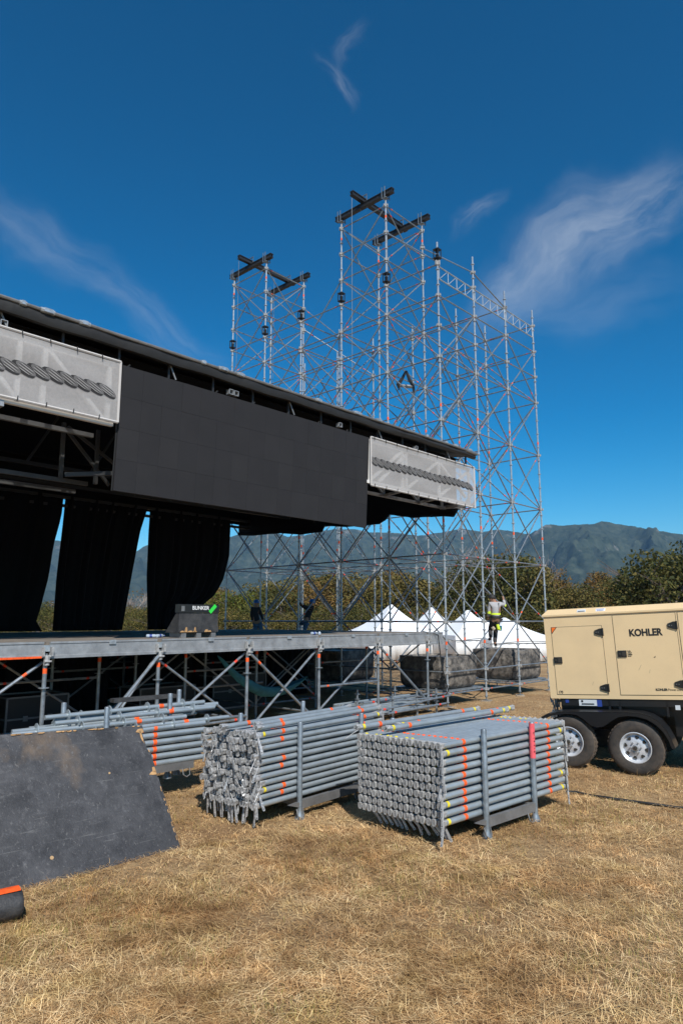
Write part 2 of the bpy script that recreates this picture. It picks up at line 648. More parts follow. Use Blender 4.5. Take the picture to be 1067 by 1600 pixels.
# ------------------------------------------------------------------ trees
def leaf_mat(name, stops):
    m = bpy.data.materials.new(name)
    m.use_nodes = True
    nt = m.node_tree
    b = nt.nodes['Principled BSDF']
    b.inputs['Roughness'].default_value = .7
    b.inputs['Specular IOR Level'].default_value = .2
    g = nt.nodes.new('ShaderNodeNewGeometry')
    r = nt.nodes.new('ShaderNodeValToRGB')
    while len(r.color_ramp.elements) < len(stops):
        r.color_ramp.elements.new(.5)
    for e, (p, c) in zip(r.color_ramp.elements, stops):
        e.position = p
        e.color = (*c, 1)
    nt.links.new(g.outputs['Random Per Island'], r.inputs[0])
    nt.links.new(r.outputs[0], b.inputs['Base Color'])
    tl = nt.nodes.new('ShaderNodeBsdfTranslucent')
    nt.links.new(r.outputs[0], tl.inputs[0])
    mx = nt.nodes.new('ShaderNodeMixShader')
    mx.inputs[0].default_value = .25
    nt.links.new(b.outputs[0], mx.inputs[1])
    nt.links.new(tl.outputs[0], mx.inputs[2])
    nt.links.new(mx.outputs[0], nt.nodes['Material Output'].inputs[0])
    return m


LEAF = {
    'olive': leaf_mat('olive_leaves', [(0, (0.069, 0.065, 0.017)), (.5, (0.132, 0.112, 0.029)), (1, (0.229, 0.162, 0.052))]),
    'dark': leaf_mat('dark_green_leaves', [(0, (0.034, 0.042, 0.011)), (.6, (0.080, 0.081, 0.020)), (1, (0.160, 0.130, 0.038))]),
    'brown': leaf_mat('autumn_leaves', [(0, (0.126, 0.078, 0.023)), (.5, (0.217, 0.120, 0.035)), (1, (0.149, 0.120, 0.037))]),
    'bright': leaf_mat('bright_green_leaves', [(0, (0.057, 0.078, 0.013)), (.6, (0.114, 0.130, 0.021)), (1, (0.194, 0.156, 0.037))]),
}
M['bark'] = mat('grey_bark', (.13, .105, .085), .95, 0, .35, 6)
M['barkpale'] = mat('pale_bark', (.27, .23, .20), .95, 0, .3, 6)


def tree_meshes(seed, h, w, nclump, nleaf, leaf, bare=0.0, size=.125):
    """tapered trunk with limbs, and a crown of leaf-sized faces gathered in uneven clumps"""
    r = random.Random(seed)
    t = MB()
    tips = []
    nl = 7
    t.path([(0, 0, -.2), (r.uniform(-.1, .1) * w, 0, h * .2), (r.uniform(-.1, .1) * w, r.uniform(-.1, .1) * w, h * .45), (r.uniform(-.1, .1) * w, 0, h * .8)],
           [h * .03, h * .024, h * .016, h * .004], 7)
    for k in range(nl):
        a = k * 2.4 + r.uniform(0, 1)
        z0 = h * r.uniform(.14, .5)
        L = w * r.uniform(.3, .5)
        p1 = Vector((math.cos(a) * L * .5, math.sin(a) * L * .5, z0 + h * .16))
        p2 = Vector((math.cos(a) * L, math.sin(a) * L, z0 + h * r.uniform(.2, .42)))
        t.path([(0, 0, z0), p1, p2], [h * .014, h * .009, h * .003], 5)
        tips.append(p2)
        for q in range(3 + int(9 * bare)):
            aa = a + r.uniform(-1, 1)
            b0 = p1.lerp(p2, r.uniform(.1, 1))
            b1 = b0 + Vector((math.cos(aa) * w * .2, math.sin(aa) * w * .2, h * r.uniform(.05, .2)))
            t.path([b0, b1], [h * .005, h * .0015], 4)
            if bare:
                for s in range(4):
                    c0 = b0.lerp(b1, r.uniform(.2, 1))
                    t.path([c0, c0 + Vector((r.uniform(-1, 1) * w * .11, r.uniform(-1, 1) * w * .11, h * r.uniform(.03, .13)))], [h * .0026, h * .001], 3)
    c = MB()
    rn = np.random.default_rng(seed)
    for k in range(nclump):
        a = r.uniform(0, 2 * math.pi)
        zz = r.uniform(.08, 1)
        prof = (math.sin(math.pi * min(1, (zz * .92 + .06))) ** .6)
        rad = w * .5 * prof * (r.uniform(.35, 1.0) ** .5)
        cc = np.array([math.cos(a) * rad, math.sin(a) * rad, h * (.04 + zz * .90)])
        cs = w * r.uniform(.09, .20)
        n = int(nleaf * (cs / (.15 * w)) ** 2)
        pts = rn.normal(0, 1, (n, 3))
        pts /= np.linalg.norm(pts, axis=1)[:, None]
        pts *= (rn.uniform(.35, 1, (n, 1)) ** .5) * cs
        pts[:, 2] *= .75
        pts += cc
        nrm = (pts - cc) + rn.normal(0, cs * .6, (n, 3)) + np.array([0, 0, cs * .4])
        nrm /= np.linalg.norm(nrm, axis=1)[:, None] + 1e-9
        tv = np.cross(nrm, rn.normal(0, 1, (n, 3)))
        tv /= np.linalg.norm(tv, axis=1)[:, None] + 1e-9
        bv = np.cross(nrm, tv)
        s = size * rn.uniform(.5, 1.25, (n, 1))
        A = pts - tv * s
        B = pts + bv * s * .55
        C_ = pts + tv * s
        D_ = pts - bv * s * .55
        o = len(c.v)
        allp = np.stack([A, B, C_, D_], 1).reshape(-1, 3)
        c.v += [tuple(p) for p in allp]
        c.f += [(o + 4 * i, o + 4 * i + 1, o + 4 * i + 2, o + 4 * i + 3) for i in range(n)]
        c.m += [0] * n
    tm = t.mesh('trunk', ['barkpale' if bare else 'bark'], True)
    cm = None
    if c.f:
        cm = bpy.data.meshes.new('crown')
        cm.from_pydata(c.v, [], c.f)
        cm.materials.append(LEAF[leaf])
    return tm, cm


KINDS = {
    'olive': [tree_meshes(11, 6, 6.4, 70, 120, 'olive'), tree_meshes(12, 6, 7.5, 76, 120, 'olive')],
    'dark': [tree_meshes(21, 6, 6.0, 72, 120, 'dark'), tree_meshes(22, 6, 7.6, 80, 120, 'dark')],
    'brown': [tree_meshes(31, 6, 6.6, 62, 100, 'brown'), tree_meshes(32, 6, 5.4, 56, 95, 'brown')],
    'bright': [tree_meshes(41, 6, 6.6, 70, 130, 'bright')],
    'bare': [tree_meshes(51, 6, 5.5, 7, 22, 'brown', 1.0), tree_meshes(52, 6, 6.0, 0, 0, 'brown', 1.0)],
}
TREELAB = {
    'olive': 'olive green bushy tree in the row beyond the field',
    'dark': 'dark green dense tree in the row beyond the field',
    'brown': 'rusty brown autumn tree in the row beyond the field',
    'bright': 'fresh green leafy tree in the row beyond the field',
    'bare': 'bare grey twiggy tree standing up out of the row beyond the field',
}


def px_dir(px):
    return (px - 533.5) / 1076.9


def tree(px, d, top_px, kind, k=0, wide=1.0, label=None, rz=0.0):
    """top_px: where its top stands in the photograph, turned into a height at distance d"""
    h = CAM_H + (967 - top_px) * d / 1076.9
    x = px_dir(px) * d
    o = thing(kind_name(kind), label or TREELAB[kind], 'tree', (x, d, 0), rz, 'trees beyond the field')
    o.scale = (wide * h / 6, wide * h / 6, h / 6 * .98)
    tm, cm = KINDS[kind][k % len(KINDS[kind])]
    link('trunk', tm, o)
    if cm:
        link('crown', cm, o)
    return o


def kind_name(k):
    return {'olive': 'olive_tree', 'dark': 'dark_tree', 'brown': 'autumn_tree', 'bright': 'leafy_tree', 'bare': 'bare_tree'}[k]


_rt = random.Random(5)
# (px, distance, top px, kind, mesh, width factor)
TREES = [
    (40, 62, 935, 'olive', 0, 1), (78, 60, 941, 'dark', 1, 1.0), (100, 64, 938, 'brown', 0, 1), (150, 66, 930, 'olive', 1, 1),
    (206, 78, 914, 'bare', 0, 1.0), (214, 60, 949, 'olive', 0, 1.1), (190, 58, 955, 'bright', 0, 1), (250, 64, 940, 'dark', 0, 1),
    (300, 64, 925, 'olive', 1, 1), (345, 62, 918, 'brown', 1, 1), (372, 60, 922, 'bright', 0, 1.1), (408, 63, 908, 'olive', 0, 1.1),
    (440, 60, 916, 'dark', 1, 1), (470, 66, 900, 'olive', 1, 1), (500, 62, 899, 'brown', 0, 1.05), (530, 64, 893, 'olive', 0, 1.0), (556, 66, 893, 'brown', 0, 1.0),
    (585, 62, 899, 'olive', 1, 1.0), (612, 65, 890, 'brown', 1, 1.05), (640, 62, 897, 'olive', 0, 1.0), (668, 64, 905, 'dark', 0, 1.0), (694, 60, 918, 'dark', 1, .9),
    (722, 64, 896, 'brown', 1, .9), (752, 58, 868, 'dark', 1, .78), (790, 57, 860, 'dark', 0, .85), (772, 63, 846, 'bare', 0, .8), (800, 66, 840, 'bare', 1, .75), (826, 58, 872, 'olive', 0, .8),
    (852, 61, 888, 'brown', 0, .8), (846, 64, 862, 'bare', 1, .65), (870, 62, 905, 'brown', 1, .9), (893, 58, 918, 'olive', 1, 1.0), (918, 60, 912, 'dark', 0, 1.0), (936, 66, 893, 'brown', 1, .75),
    (950, 60, 908, 'brown', 0, .9), (972, 63, 903, 'olive', 0, 1.0), (996, 60, 908, 'olive', 1, 1.0), (1024, 58, 898, 'dark', 1, 1.0), (1030, 44, 872, 'dark', 0, .95), (1066, 42, 845, 'dark', 1, 1.0),
    (1048, 50, 905, 'dark', 1, 1.0), (1110, 46, 850, 'dark', 1, 1.0), (1160, 50, 860, 'olive', 0, 1.0),
]
TL = {28: 'pale bare tree standing before the mountain behind the curtain gap'}
ORDT = 'first second third fourth fifth sixth seventh eighth ninth tenth eleventh twelfth thirteenth fourteenth fifteenth sixteenth'.split()
KW = {'olive': 'olive green bushy tree', 'dark': 'dark green dense tree', 'brown': 'rusty brown autumn tree', 'bright': 'fresh green leafy tree', 'bare': 'bare grey twiggy tree'}
rank = {}
for kd_ in KW:
    for q_, t_ in enumerate(sorted([t for t in TREES if t[3] == kd_])):
        rank[t_] = q_
for tr_ in TREES:
    (px, d, tp, kd, k, wf) = tr_
    lab = '%s beyond the field, %s of its kind from the left' % (KW[kd], ORDT[rank[tr_]])
    if kd == 'bright' and px == 1066:
        lab = 'tall fresh green tree rising above the tan generator roof'
    if kd == 'bare' and px == 206:
        lab = 'bare pale tree seen through the gap between two black curtains'
    tree(px, d, tp, kd, k, wf, lab, _rt.uniform(0, 6.28))
# low scrub that closes the foot of the row
KINDS['scrub'] = [tree_meshes(61, 6, 10.0, 60, 110, 'olive'), tree_meshes(62, 6, 10.0, 60, 110, 'dark')]
ORDB = ('first second third fourth fifth sixth seventh eighth ninth tenth eleventh twelfth thirteenth fourteenth fifteenth sixteenth seventeenth eighteenth nineteenth twentieth twenty-first twenty-second twenty-third twenty-fourth twenty-fifth twenty-sixth').split()
for k in range(26):
    px = 20 + k * 42 + _rt.uniform(-8, 8)
    d = 54 + _rt.uniform(-2, 3)
    h = _rt.uniform(2.2, 3.4)
    o = thing('scrub_bush', 'low %s scrub bush below the tree row, %s from the left' % (['olive', 'dark green'][k % 2], ORDB[k]), 'bush', (px_dir(px) * d, d, 0), _rt.uniform(0, 6.28), 'scrub bushes beyond the field')
    o.scale = (h / 6 * 1.2, h / 6 * 1.2, h / 6)
    tm, cm = KINDS['scrub'][k % 2]
    link('trunk', tm, o)
    link('crown', cm, o)


# ------------------------------------------------------------------ marquee tents
def tent(label, px, d, s, eave, peak, rz):
    o = thing('marquee_tent', label, 'tent', (px_dir(px) * d, d, 0), rz, 'white peaked tents behind the scaffold')
    n = 10
    rf = MB()
    rings = []
    for k in range(n + 1):
        t = k / n
        hw = s / 2 * (1 - t) + .05 * t
        z = eave + (peak - eave) * (t ** 1.75)
        ring = []
        for (sx, sy, ex, ey) in ((-1, -1, 1, -1), (1, -1, 1, 1), (1, 1, -1, 1), (-1, 1, -1, -1)):
            for q in range(6):
                f = q / 6
                sag = .10 * math.sin(math.pi * f) * (1 - t) * .6
                x, y = sx + (ex - sx) * f, sy + (ey - sy) * f
                ring.append(Vector((x * hw, y * hw, z - sag * (1 if k else .2))))
        rings.append(ring)
    rf.rings(rings, 0, False)
    ro = obj('tent_roof', rf, 'white', o, True)
    ro.modifiers.new('thick', 'SOLIDIFY').thickness = .02
    wl_ = MB()
    for (ax, sgn) in ((0, 1), (0, -1), (1, 1), (1, -1)):
        K = 26
        vs = []
        for q in range(K + 1):
            f = (q / K - .5) * s * .995
            wv_ = .035 * math.sin(q * 1.9) + .02 * math.sin(q * 4.1)
            for (z, a) in ((eave + .02, .25), (eave - .35, .3), (0.05, 1)):
                off = sgn * (s / 2 - .03 + wv_ * a)
                vs.append((f, off, z) if ax == 0 else (off, f, z))
        wl_.add(vs, [(q * 3 + r, q * 3 + r + 1, q * 3 + r + 4, q * 3 + r + 3) for q in range(K) for r in range(2)])
    wo = obj('tent_wall', wl_, 'white', o, True)
    wo.modifiers.new('thick', 'SOLIDIFY').thickness = .015
    vl = MB()
    for (x0, y0, x1, y1) in ((-1, -1, 1, -1), (1, -1, 1, 1), (1, 1, -1, 1), (-1, 1, -1, -1)):
        k2 = s / 2 + .03
        c = Vector(((x0 + x1) / 2 * k2, (y0 + y1) / 2 * k2, eave - .11))
        vl.box(c, (s + .06 if x0 != x1 else .02, s + .06 if y0 != y1 else .02, .26))
    obj('valance', vl, 'white', o)
    for sgn in (-1, 1):  # dark ropes sagging in arcs along the eaves
        cbl = MB()
        cbl.path([(f * s * .49, sgn * (s / 2 + .055), eave - .30 + .16 * (1 - f ** 2)) for f in np.linspace(-1, 1, 13)], .012, 5)
        obj('eave_cable', cbl, 'alu_dark', o)
        cbl = MB()
        cbl.path([(sgn * (s / 2 + .055), f * s * .49, eave - .30 + .16 * (1 - f ** 2)) for f in np.linspace(-1, 1, 13)], .012, 5)
        obj('eave_cable', cbl, 'alu_dark', o)
    for sx in (-1, 1):
        for sy in (-1, 1):
            p = MB()
            p.tube((sx * (s / 2 - .12), sy * (s / 2 - .12), 0), (sx * (s / 2 - .12), sy * (s / 2 - .12), eave), .035, 8)
            obj('pole', p, 'alu', o)
    return o


tent('leftmost white peaked tent seen between the scaffold legs, widest of the row', 611, 43, 5.2, 1.55, 3.3, R(20))
tent('white peaked tent second from left behind the scaffold legs', 675, 44, 3.9, 1.52, 3.13, R(20))
tent('white peaked tent behind the round corner of the big black ballast block', 731, 41, 3.9, 1.47, 2.92, R(20))
tent('small white tent tip half hidden behind the climbing worker', 750, 47, 3.5, 1.5, 2.53, R(20))
tent('rightmost white peaked tent with long sloping roof beside the generator', 788, 41, 4.8, 1.32, 2.48, R(20))


# ------------------------------------------------------------------ scaffold tower
tower = thing('scaffold_tower', 'tall open scaffold tower with two higher heads, right of the stage', 'scaffold tower', E0, ROT)
LV = [.36, .94, 2.32, 4.23, 6.2, 8.15, 10.09, 11.07, 12.03, 13.03]
TALL = [13.93, 14.9, 15.85]
tallcells = [(0, 1), (0, 4)]      # cells E1-E2-F2-F1 and E4-E5-F5-F4


def is_tall(i, j):
    return i <= 1 and j in (1, 2, 4, 5)


def leg_top(i, j):
    if is_tall(i, j):
        return 16.1
    if i == 0:
        return 13.75 if j == 0 else 13.5
    if i == 1:
        return 14.1 if j == 0 else 13.4
    return 13.65


legs = [(i, j) for i in (0, 1, 2) for j in range(6)] + [(3, 0), (3, 1)]
_legmesh = {}


def leg_mesh(top):
    if top in _legmesh:
        return _legmesh[top]
    mb = MB()
    r = .029
    rr, ms = [], []
    z = .12
    k = 0

    def ring(rad, zz):
        return [Vector((rad * math.cos(2 * math.pi * q / 8), rad * math.sin(2 * math.pi * q / 8), zz)) for q in range(8)]
    rr.append(ring(r, z))
    while z + .55 < top:
        z += .49
        k += 1
        rr += [ring(r, z - .02), ring(r * 1.95, z - .012), ring(r * 1.95, z + .012), ring(r, z + .02)]
        ms += [0, 0, 0, 0]
        if k % 7 == 3:
            rr += [ring(r * 1.06, z + .10), ring(r * 1.06, z + .19)]
            ms += [0, 1]
    rr.append(ring(r, top))
    ms.append(0)
    mb.rings(rr, 0, True, False, ms)
    _legmesh[top] = mb.mesh('standard', ['galv_bright', 'orange'], True)
    return _legmesh[top]


for (i, j) in legs:
    link('standard', leg_mesh(leg_top(i, j)), tower, (i * AU, j * AV, 0))
bj = MB()
bj.box((0, 0, .012), (.16, .16, .012))
bj.tube((0, 0, .01), (0, 0, .20), .018, 8)
bj.tube((0, 0, .10), (0, 0, .13), .05, 8)
BJ = bj.mesh('base_jack', ['galv'])
pad = MB()
pad.box((0, 0, .004), (.42, .26, .05))
PAD = pad.mesh('base_pad', ['concrete'])
for (i, j) in legs:
    link('base_jack', BJ, tower, (i * AU, j * AV, .025))
    if j == 0:
        link('base_pad', PAD, tower, (i * AU, j * AV, 0), (0, 0, .3 * i))

cell_u = [(i, j) for j in range(6) for i in (0, 1)] + [(2, 0), (2, 1)]        # edges along u from (i,j)
cell_v = [(i, j) for i in (0, 1, 2) for j in range(5)] + [(3, 0)]
couplers = MB()
_rs = random.Random(3)
nodes_used = set()


def node(i, j, z):
    return Vector((i * AU, j * AV, z))


def coupler(i, j, z):
    key = (i, j, round(z, 1))
    if key in nodes_used:
        return
    nodes_used.add(key)
    p = node(i, j, z)
    for k in range(4):
        a = k * math.pi / 2
        couplers.box(p + Vector((math.cos(a) * .055, math.sin(a) * .055, 0)), (.06, .05, .07) if k % 2 == 0 else (.05, .06, .07))


def member(name, a, b, r, gap=.04):
    pa, pb = node(*a), node(*b)
    d = (pb - pa).normalized()
    me = PIPE_RED if _rs.random() < .32 else (PIPE_OR1 if _rs.random() < .35 else PIPE_PLAIN)
    coupler(*a)
    coupler(*b)
    return pipe(name, pa + d * gap, pb - d * gap, r, tower, me)


RL, RB = .021, .0205
for (i, j) in cell_u:
    for z in LV:
        if z == .36 and j not in (0, 1):
            continue
        if z == .94 and j not in (0, 1, 3):
            continue
        if z == 11.07 and j not in (0, 1, 5):
            continue
        if z == 6.2 and j in (2, 3):
            continue
        if z == 13.03 and j == 0:
            continue
        member('ledger', (i, j, z), (i + 1, j, z), RL)
for (i, j) in cell_v:
    for z in LV:
        if z == .36 and i != 0 and j > 1:
            continue
        if z == .94 and i != 0:
            continue
        if z == 11.07 and not (i == 0 or j == 0):
            continue
        if z == 6.2 and i == 1:
            continue
        if z == 13.03 and i == 2 and j > 1:
            continue
        member('ledger', (i, j, z), (i, j + 1, z), RL)
for (i, j) in tallcells:
    for z in TALL:
        for (a, b) in (((i, j), (i + 1, j)), ((i, j + 1), (i + 1, j + 1)), ((i, j), (i, j + 1)), ((i + 1, j), (i + 1, j + 1))):
            member('ledger', (*a, z), (*b, z), RL)
# braces: zigzag in each 2 m lift, crossed in the outer faces
LIFT = [(.94, 2.32), (2.32, 4.23), (4.23, 6.2), (6.2, 8.15), (8.15, 10.09), (10.09, 12.03)]
nb = 0


def brace(a, b):
    global nb
    nb += 1
    member('brace', a, b, RB, .07)


for n, (z0, z1) in enumerate(LIFT):
    for (i, j) in cell_u:
        if z0 < 2 and j > 1:
            continue
        outer = j in (0, 5)
        fl = (n + i + j) % 2
        a, b = ((i, j), (i + 1, j)) if fl else ((i + 1, j), (i, j))
        if j in (2, 4) and n % 2 == 0:
            continue
        brace((*a, z0), (*b, z1))
        if j in (1, 3) and n in (1, 2, 3, 4, 5) or (outer and n in (2, 3, 4, 5)):
            brace((*b, z0), (*a, z1))
    for (i, j) in cell_v:
        if z0 < 2 and i != 0:
            continue
        fl = (n + j) % 2
        a, b = ((i, j), (i, j + 1)) if fl else ((i, j + 1), (i, j))
        brace((*a, z0), (*b, z1))
        if i == 0 and n in (2, 3, 4, 5) or (i == 2 and n in (3, 4)) or (i == 1 and n in (3, 4, 5)):
            brace((*b, z0), (*a, z1))
for (i, j) in tallcells:
    for (z0, z1) in ((12.03, 13.93), (13.93, 15.85)):
        for m_, (a, b) in enumerate((((i, j), (i + 1, j)), ((i, j + 1), (i + 1, j + 1)), ((i, j), (i, j + 1)), ((i + 1, j), (i + 1, j + 1)))):
            if (z0 > 13):
                a, b = b, a
            brace((*a, z0), (*b, z1))
            if m_ in (0, 2):
                brace((*b, z0), (*a, z1))
# raking tubes from the two high heads
for a, b in (((0, 1, 14.9), (0, 0, 13.1)), ((1, 1, 15.2), (1, 0, 13.55)), ((0, 2, 13.93), (0, 3, 11.9)), ((0, 4, 14.9), (0, 3, 13.0)), ((1, 4, 14.9), (1, 3, 13.1)), ((1, 4, 14.0), (2, 3, 12.1)),
             ((1, 0, 13.55), (2, 0, 13.05)), ((0, 5, 12.9), (0, 5, 12.5))):
    if a != (0, 5, 12.9):
        brace(a, b)
cp = obj('coupler', couplers, 'cast', tower)
tag(cp, None, None, None, 'stuff')
# lattice girders along the top of the near face
for i in (0, 1, 2):
    lg = MB()
    zt, zb = 12.98, 12.58
    x0, x1 = i * AU + .05, (i + 1) * AU - .05
    lg.tube((x0, 0, zt), (x1, 0, zt), .021)
    lg.tube((x0, 0, zb), (x1, 0, zb), .021)
    n = 4
    for k in range(n):
        a, b = x0 + (x1 - x0) * k / n, x0 + (x1 - x0) * (k + 1) / n
        lg.tube((a + .03, 0, zb), (a + .03, 0, zt), .013, 6)
        lg.tube((a + .03, 0, zb), (b, 0, zt), .013, 6)
    lg.tube((x1, 0, zb), (x1, 0, zt), .013, 6)
    obj('lattice_girder', lg, 'galv_bright', tower, True)
# black sleeve blocks round the near row of legs
sb = MB()
for z in (-.14, .14):
    sb.box((0, 0, z), (.19, .19, .035))
for sx in (-1, 1):
    for sy in (-1, 1):
        sb.box((sx * .078, sy * .078, 0), (.022, .022, .26))
sb.tube((0, 0, -.24), (0, 0, -.15), .04)
sb.box((0, 0, .02), (.075, .075, .2))
SB = sb.mesh('sleeve_block', ['black'])
for j in range(6):
    link('sleeve_block', SB, tower, (0, j * AV, 13.30 if j else 13.36))


# black steel beams over the two heads
def i_beam(name, p0, p1, w=.15, h=.18):
    mb = MB()
    p0, p1 = Vector(p0), Vector(p1)
    L = (p1 - p0).length
    q = Quaternion((0, 0, 1), math.atan2((p1 - p0).y, (p1 - p0).x))
    mb.box((L / 2, 0, h / 2 - .02), (L, w, .03))
    mb.box((L / 2, 0, -h / 2 + .02), (L, w, .03))
    mb.box((L / 2, w * .28, 0), (L, .02, h - .06))
    mb.box((L / 2, -w * .28, 0), (L, .02, h - .06))
    for k in range(6):
        mb.box((L * (k + .5) / 6, 0, 0), (.02, w * .9, h - .05))
    o = obj(name, mb, 'black', tower, False, p0, q)
    return o


for (i, j) in tallcells:
    zc = 16.27
    for ii in (0, 1):
        i_beam('head_beam', (ii * AU, (j - .16) * AV, zc), (ii * AU, (j + 1.12) * AV, zc))
        for jj in (j, j + 1):
            fk = MB()
            fk.box((0, 0, -.16), (.16, .16, .03))
            for s in (-1, 1):
                fk.box((0.125 * s, 0.06, .0), (.018, .03, .40), 0)
                fk.box((0.125 * s, -.06, .0), (.018, .03, .40), 0)
            obj('beam_fork', fk, ['galv'], tower, False, (ii * AU, jj * AV, zc))
        cl = MB()
        cl.box((0, .13, .12), (.02, .02, .5))
        cl.box((0, -.13, .12), (.02, .02, .5))
        cl.box((0, 0, .37), (.03, .3, .02))
        obj('beam_clamp', cl, 'alu_dark', tower, False, (ii * AU, (j + .48) * AV, zc))
    i_beam('cross_beam', (-.62, (j + .48) * AV, zc + .17), (AU + .35, (j + .48) * AV, zc + .15), .15, .17)
    ch = MB()
    ch.tube((-.6, (j + .48) * AV, zc), (-.6, (j + .48) * AV, 9.6), .008, 5)
    ch.tube((AU * .62, (j + .48) * AV, zc), (AU * .62, (j + .48) * AV, 11.0), .008, 5)
    obj('hoist_chain', ch, 'alu_dark', tower)
# perforated steel planks carrying the ballast, on the lowest ledgers
pk = MB()
for k in range(6):
    pk.box((AU / 2, k * .32, 0), (AU - .12, .28, .05))
PK = pk.mesh('steel_plank', ['galv'])
bays = [(0, 0), (2, 0), (0, 2), (0, 3), (0, 4)]
for (i, j) in bays:
    link('steel_plank', PK, tower, (i * AU, j * AV + .2, .415))


# ballast blocks: rounded tubs in black liner
def ballast(i, j, label, ztop, sc=1.0):
    mb = MB()
    w, d, zb = (AU - .22) / 2 * sc, (AV - .22) / 2 * sc, .445
    rings = []
    NC = 8
    for (z, s) in ((zb, .86), (zb + .05, .94), (zb + .16, .985), (zb + .45, 1.0), (ztop - .03, 1.01), (ztop, 1.0), (ztop, .96), (ztop - .05, .94)):
        ring = []
        for cx, cy, a0 in ((1, 1, 0), (-1, 1, 90), (-1, -1, 180), (1, -1, 270)):
            for q in range(NC):
                a = R(a0 + 90 * q / (NC - 1))
                rc = .30
                x = cx * (w - rc) + rc * math.cos(a)
                y = cy * (d - rc) + rc * math.sin(a)
                nn = noise.noise(Vector((x * 2.2 + i * 3, y * 2.2 + j, z * 2.5))) * .045
                ring.append(Vector((x * s + nn, y * s + nn, z + (nn * .6 if z > .9 else 0))))
        rings.append(ring)
    mb.rings(rings, 0, True)
    o = obj('ballast_block', mb, 'bag', None, True, site((i + .5) * AU, (j + .5) * AV), (0, 0, ROT))
    return tag(o, label, 'ballast block', 'black ballast blocks in the tower base')


ballast(0, 0, 'large rounded black ballast block under the tower corner at the deck end', 1.34)
ballast(2, 0, 'rounded black ballast block nearest the tan generator', 1.40)
ballast(0, 2, 'dark ballast block in shade behind the right end of the deck', 1.4)
ballast(0, 3, 'dark ballast block in shade, second behind the stage deck', 1.4)
ballast(0, 4, 'dark ballast block in shade, farthest behind the stage deck', 1.4)

# webbing sling high in the tower
sl = MB()
tp = Vector((0, 0, .62))
sl.path([tp, (-.16, .02, .30), (-.30, .05, .08), (-.28, .05, -.12)], [.045, .065, .085, .03], 6, 0)
sl.path([tp, (.12, 0, .30), (.26, -.02, 0.02), (.30, -.03, -.34)], [.045, .07, .065, .03], 6, 0)
sl.path([(-.29, .05, .06), (0, .02, .02), (.25, -.02, .0)], [.05, .07, .06], 6, 1)
so = obj('lifting_sling', sl, ['black', 'alu_dark'], None, True, site(AU * .30, AV * .86, 9.72), (0, 0, 0.1))
so.scale = (.85, .85, .85)
tag(so, 'dark webbing lifting sling hanging like an A high inside the scaffold tower', 'sling')


# ------------------------------------------------------------------ sight lines used for measuring the photograph
def ray(px, py):
    a, b = (px - 533.5) / 1063.84, (800 - py) / 1063.84
    c, s = math.cos(.156), math.sin(.156)
    return Vector((a, c - b * s, s + b * c))


CAMP = Vector((0, 0, CAM_H))


def on_v(px, py, v):
    r = ray(px, py)
    P = CAMP + r * ((v - VX.dot(CAMP - E0)) / VX.dot(r))
    return UX.dot(P - E0), P.z


def on_u(px, py, u):
    r = ray(px, py)
    P = CAMP + r * ((u - UX.dot(CAMP - E0)) / UX.dot(r))
    return VX.dot(P - E0), P.z


def on_ground(px, py, z=0.0):
    r = ray(px, py)
    return CAMP + r * ((z - CAM_H) / r.z)


# ------------------------------------------------------------------ stage deck
stage = thing('stage_deck', 'long low stage deck with aluminium edge on galvanised scaffold legs under the black roof', 'stage', site(-6, 0), ROT)
SO = Vector((-6, 0, 0))          # local = (u + 6, v, z)


def L(u, v, z):
    return Vector((u + 6, v, z))


DZ = 2.04
posts_u = [-11.19 + 2.04 * k for k in range(-3, 6)]
rows_v = [0.0, 2.07, 4.14, 6.21, 8.25]
us = posts_u + [-.22]
dp = MB()
for b in range(len(us) - 1):
    w = us[b + 1] - us[b]
    for c in range(8):
        mb = MB()
        mb.box((w / 2, .515, -.03), (w - .008, 1.024, .06))
        obj('deck_panel', mb, 'deck', stage, False, L(us[b], -.02 + c * 1.035, DZ))
for b in range(len(us) - 1):
    x0, x1 = us[b] + .05, us[b + 1] - .05
    mb = MB()
    h0 = .23 + .011 * b
    prof = [(0, 0), (-.035, 0), (-.035, -.03), (-.022, -.036), (-.022, -h0 + .05), (-.035, -h0 + .044), (-.035, -h0), (0, -h0)]
    rr = [[Vector((x, -.05 + y, z)) for (y, z) in prof] for x in (0, x1 - x0)]
    mb.rings(rr, 0, True)
    beam = obj('edge_beam', mb, 'alu', stage, False, L(x0, 0, DZ + .004))
    hk = MB()
    hk.box(((x1 - x0) * .55, -.092, -.03), (.12, .012, .07))
    obj('hook_plate', hk, 'galv_bright', beam)
ob = MB()
ob.box((.98, -.09, -.235), (1.9, .012, .03))
obj('orange_strip', ob, 'orange', stage, False, L(-13.2, 0, DZ))
# beams across the deck at its right end
ebm = MB()
ebm.box((.03, 4.15, -.13), (.05, 8.3, .2))
obj('edge_beam', ebm, 'alu', stage, False, L(-.22, 0, DZ - .02))


def post_mesh(h):
    mb = MB()
    r = .034
    rr, ms = [], []

    def ring(rad, z):
        return [Vector((rad * math.cos(2 * math.pi * q / 10), rad * math.sin(2 * math.pi * q / 10), z)) for q in range(10)]
    rr.append(ring(r, .12))
    for z in (.32, 1.33):
        rr += [ring(r, z - .008), ring(.085, z - .006), ring(.085, z + .006), ring(r, z + .008)]
        ms += [0, 0, 0, 0]
    rr += [ring(r * 1.03, 1.55), ring(r * 1.03, 1.63), ring(r, 1.631), ring(r, h)]
    ms += [0, 1, 0, 0]
    mb.rings(rr, 0, True, False, ms[:len(rr) - 1])
    mb.box((0, 0, .03), (.15, .15, .012))
    mb.tube((0, 0, .03), (0, 0, .14), .018)
    return mb.mesh('post', ['galv', 'orange'], True)


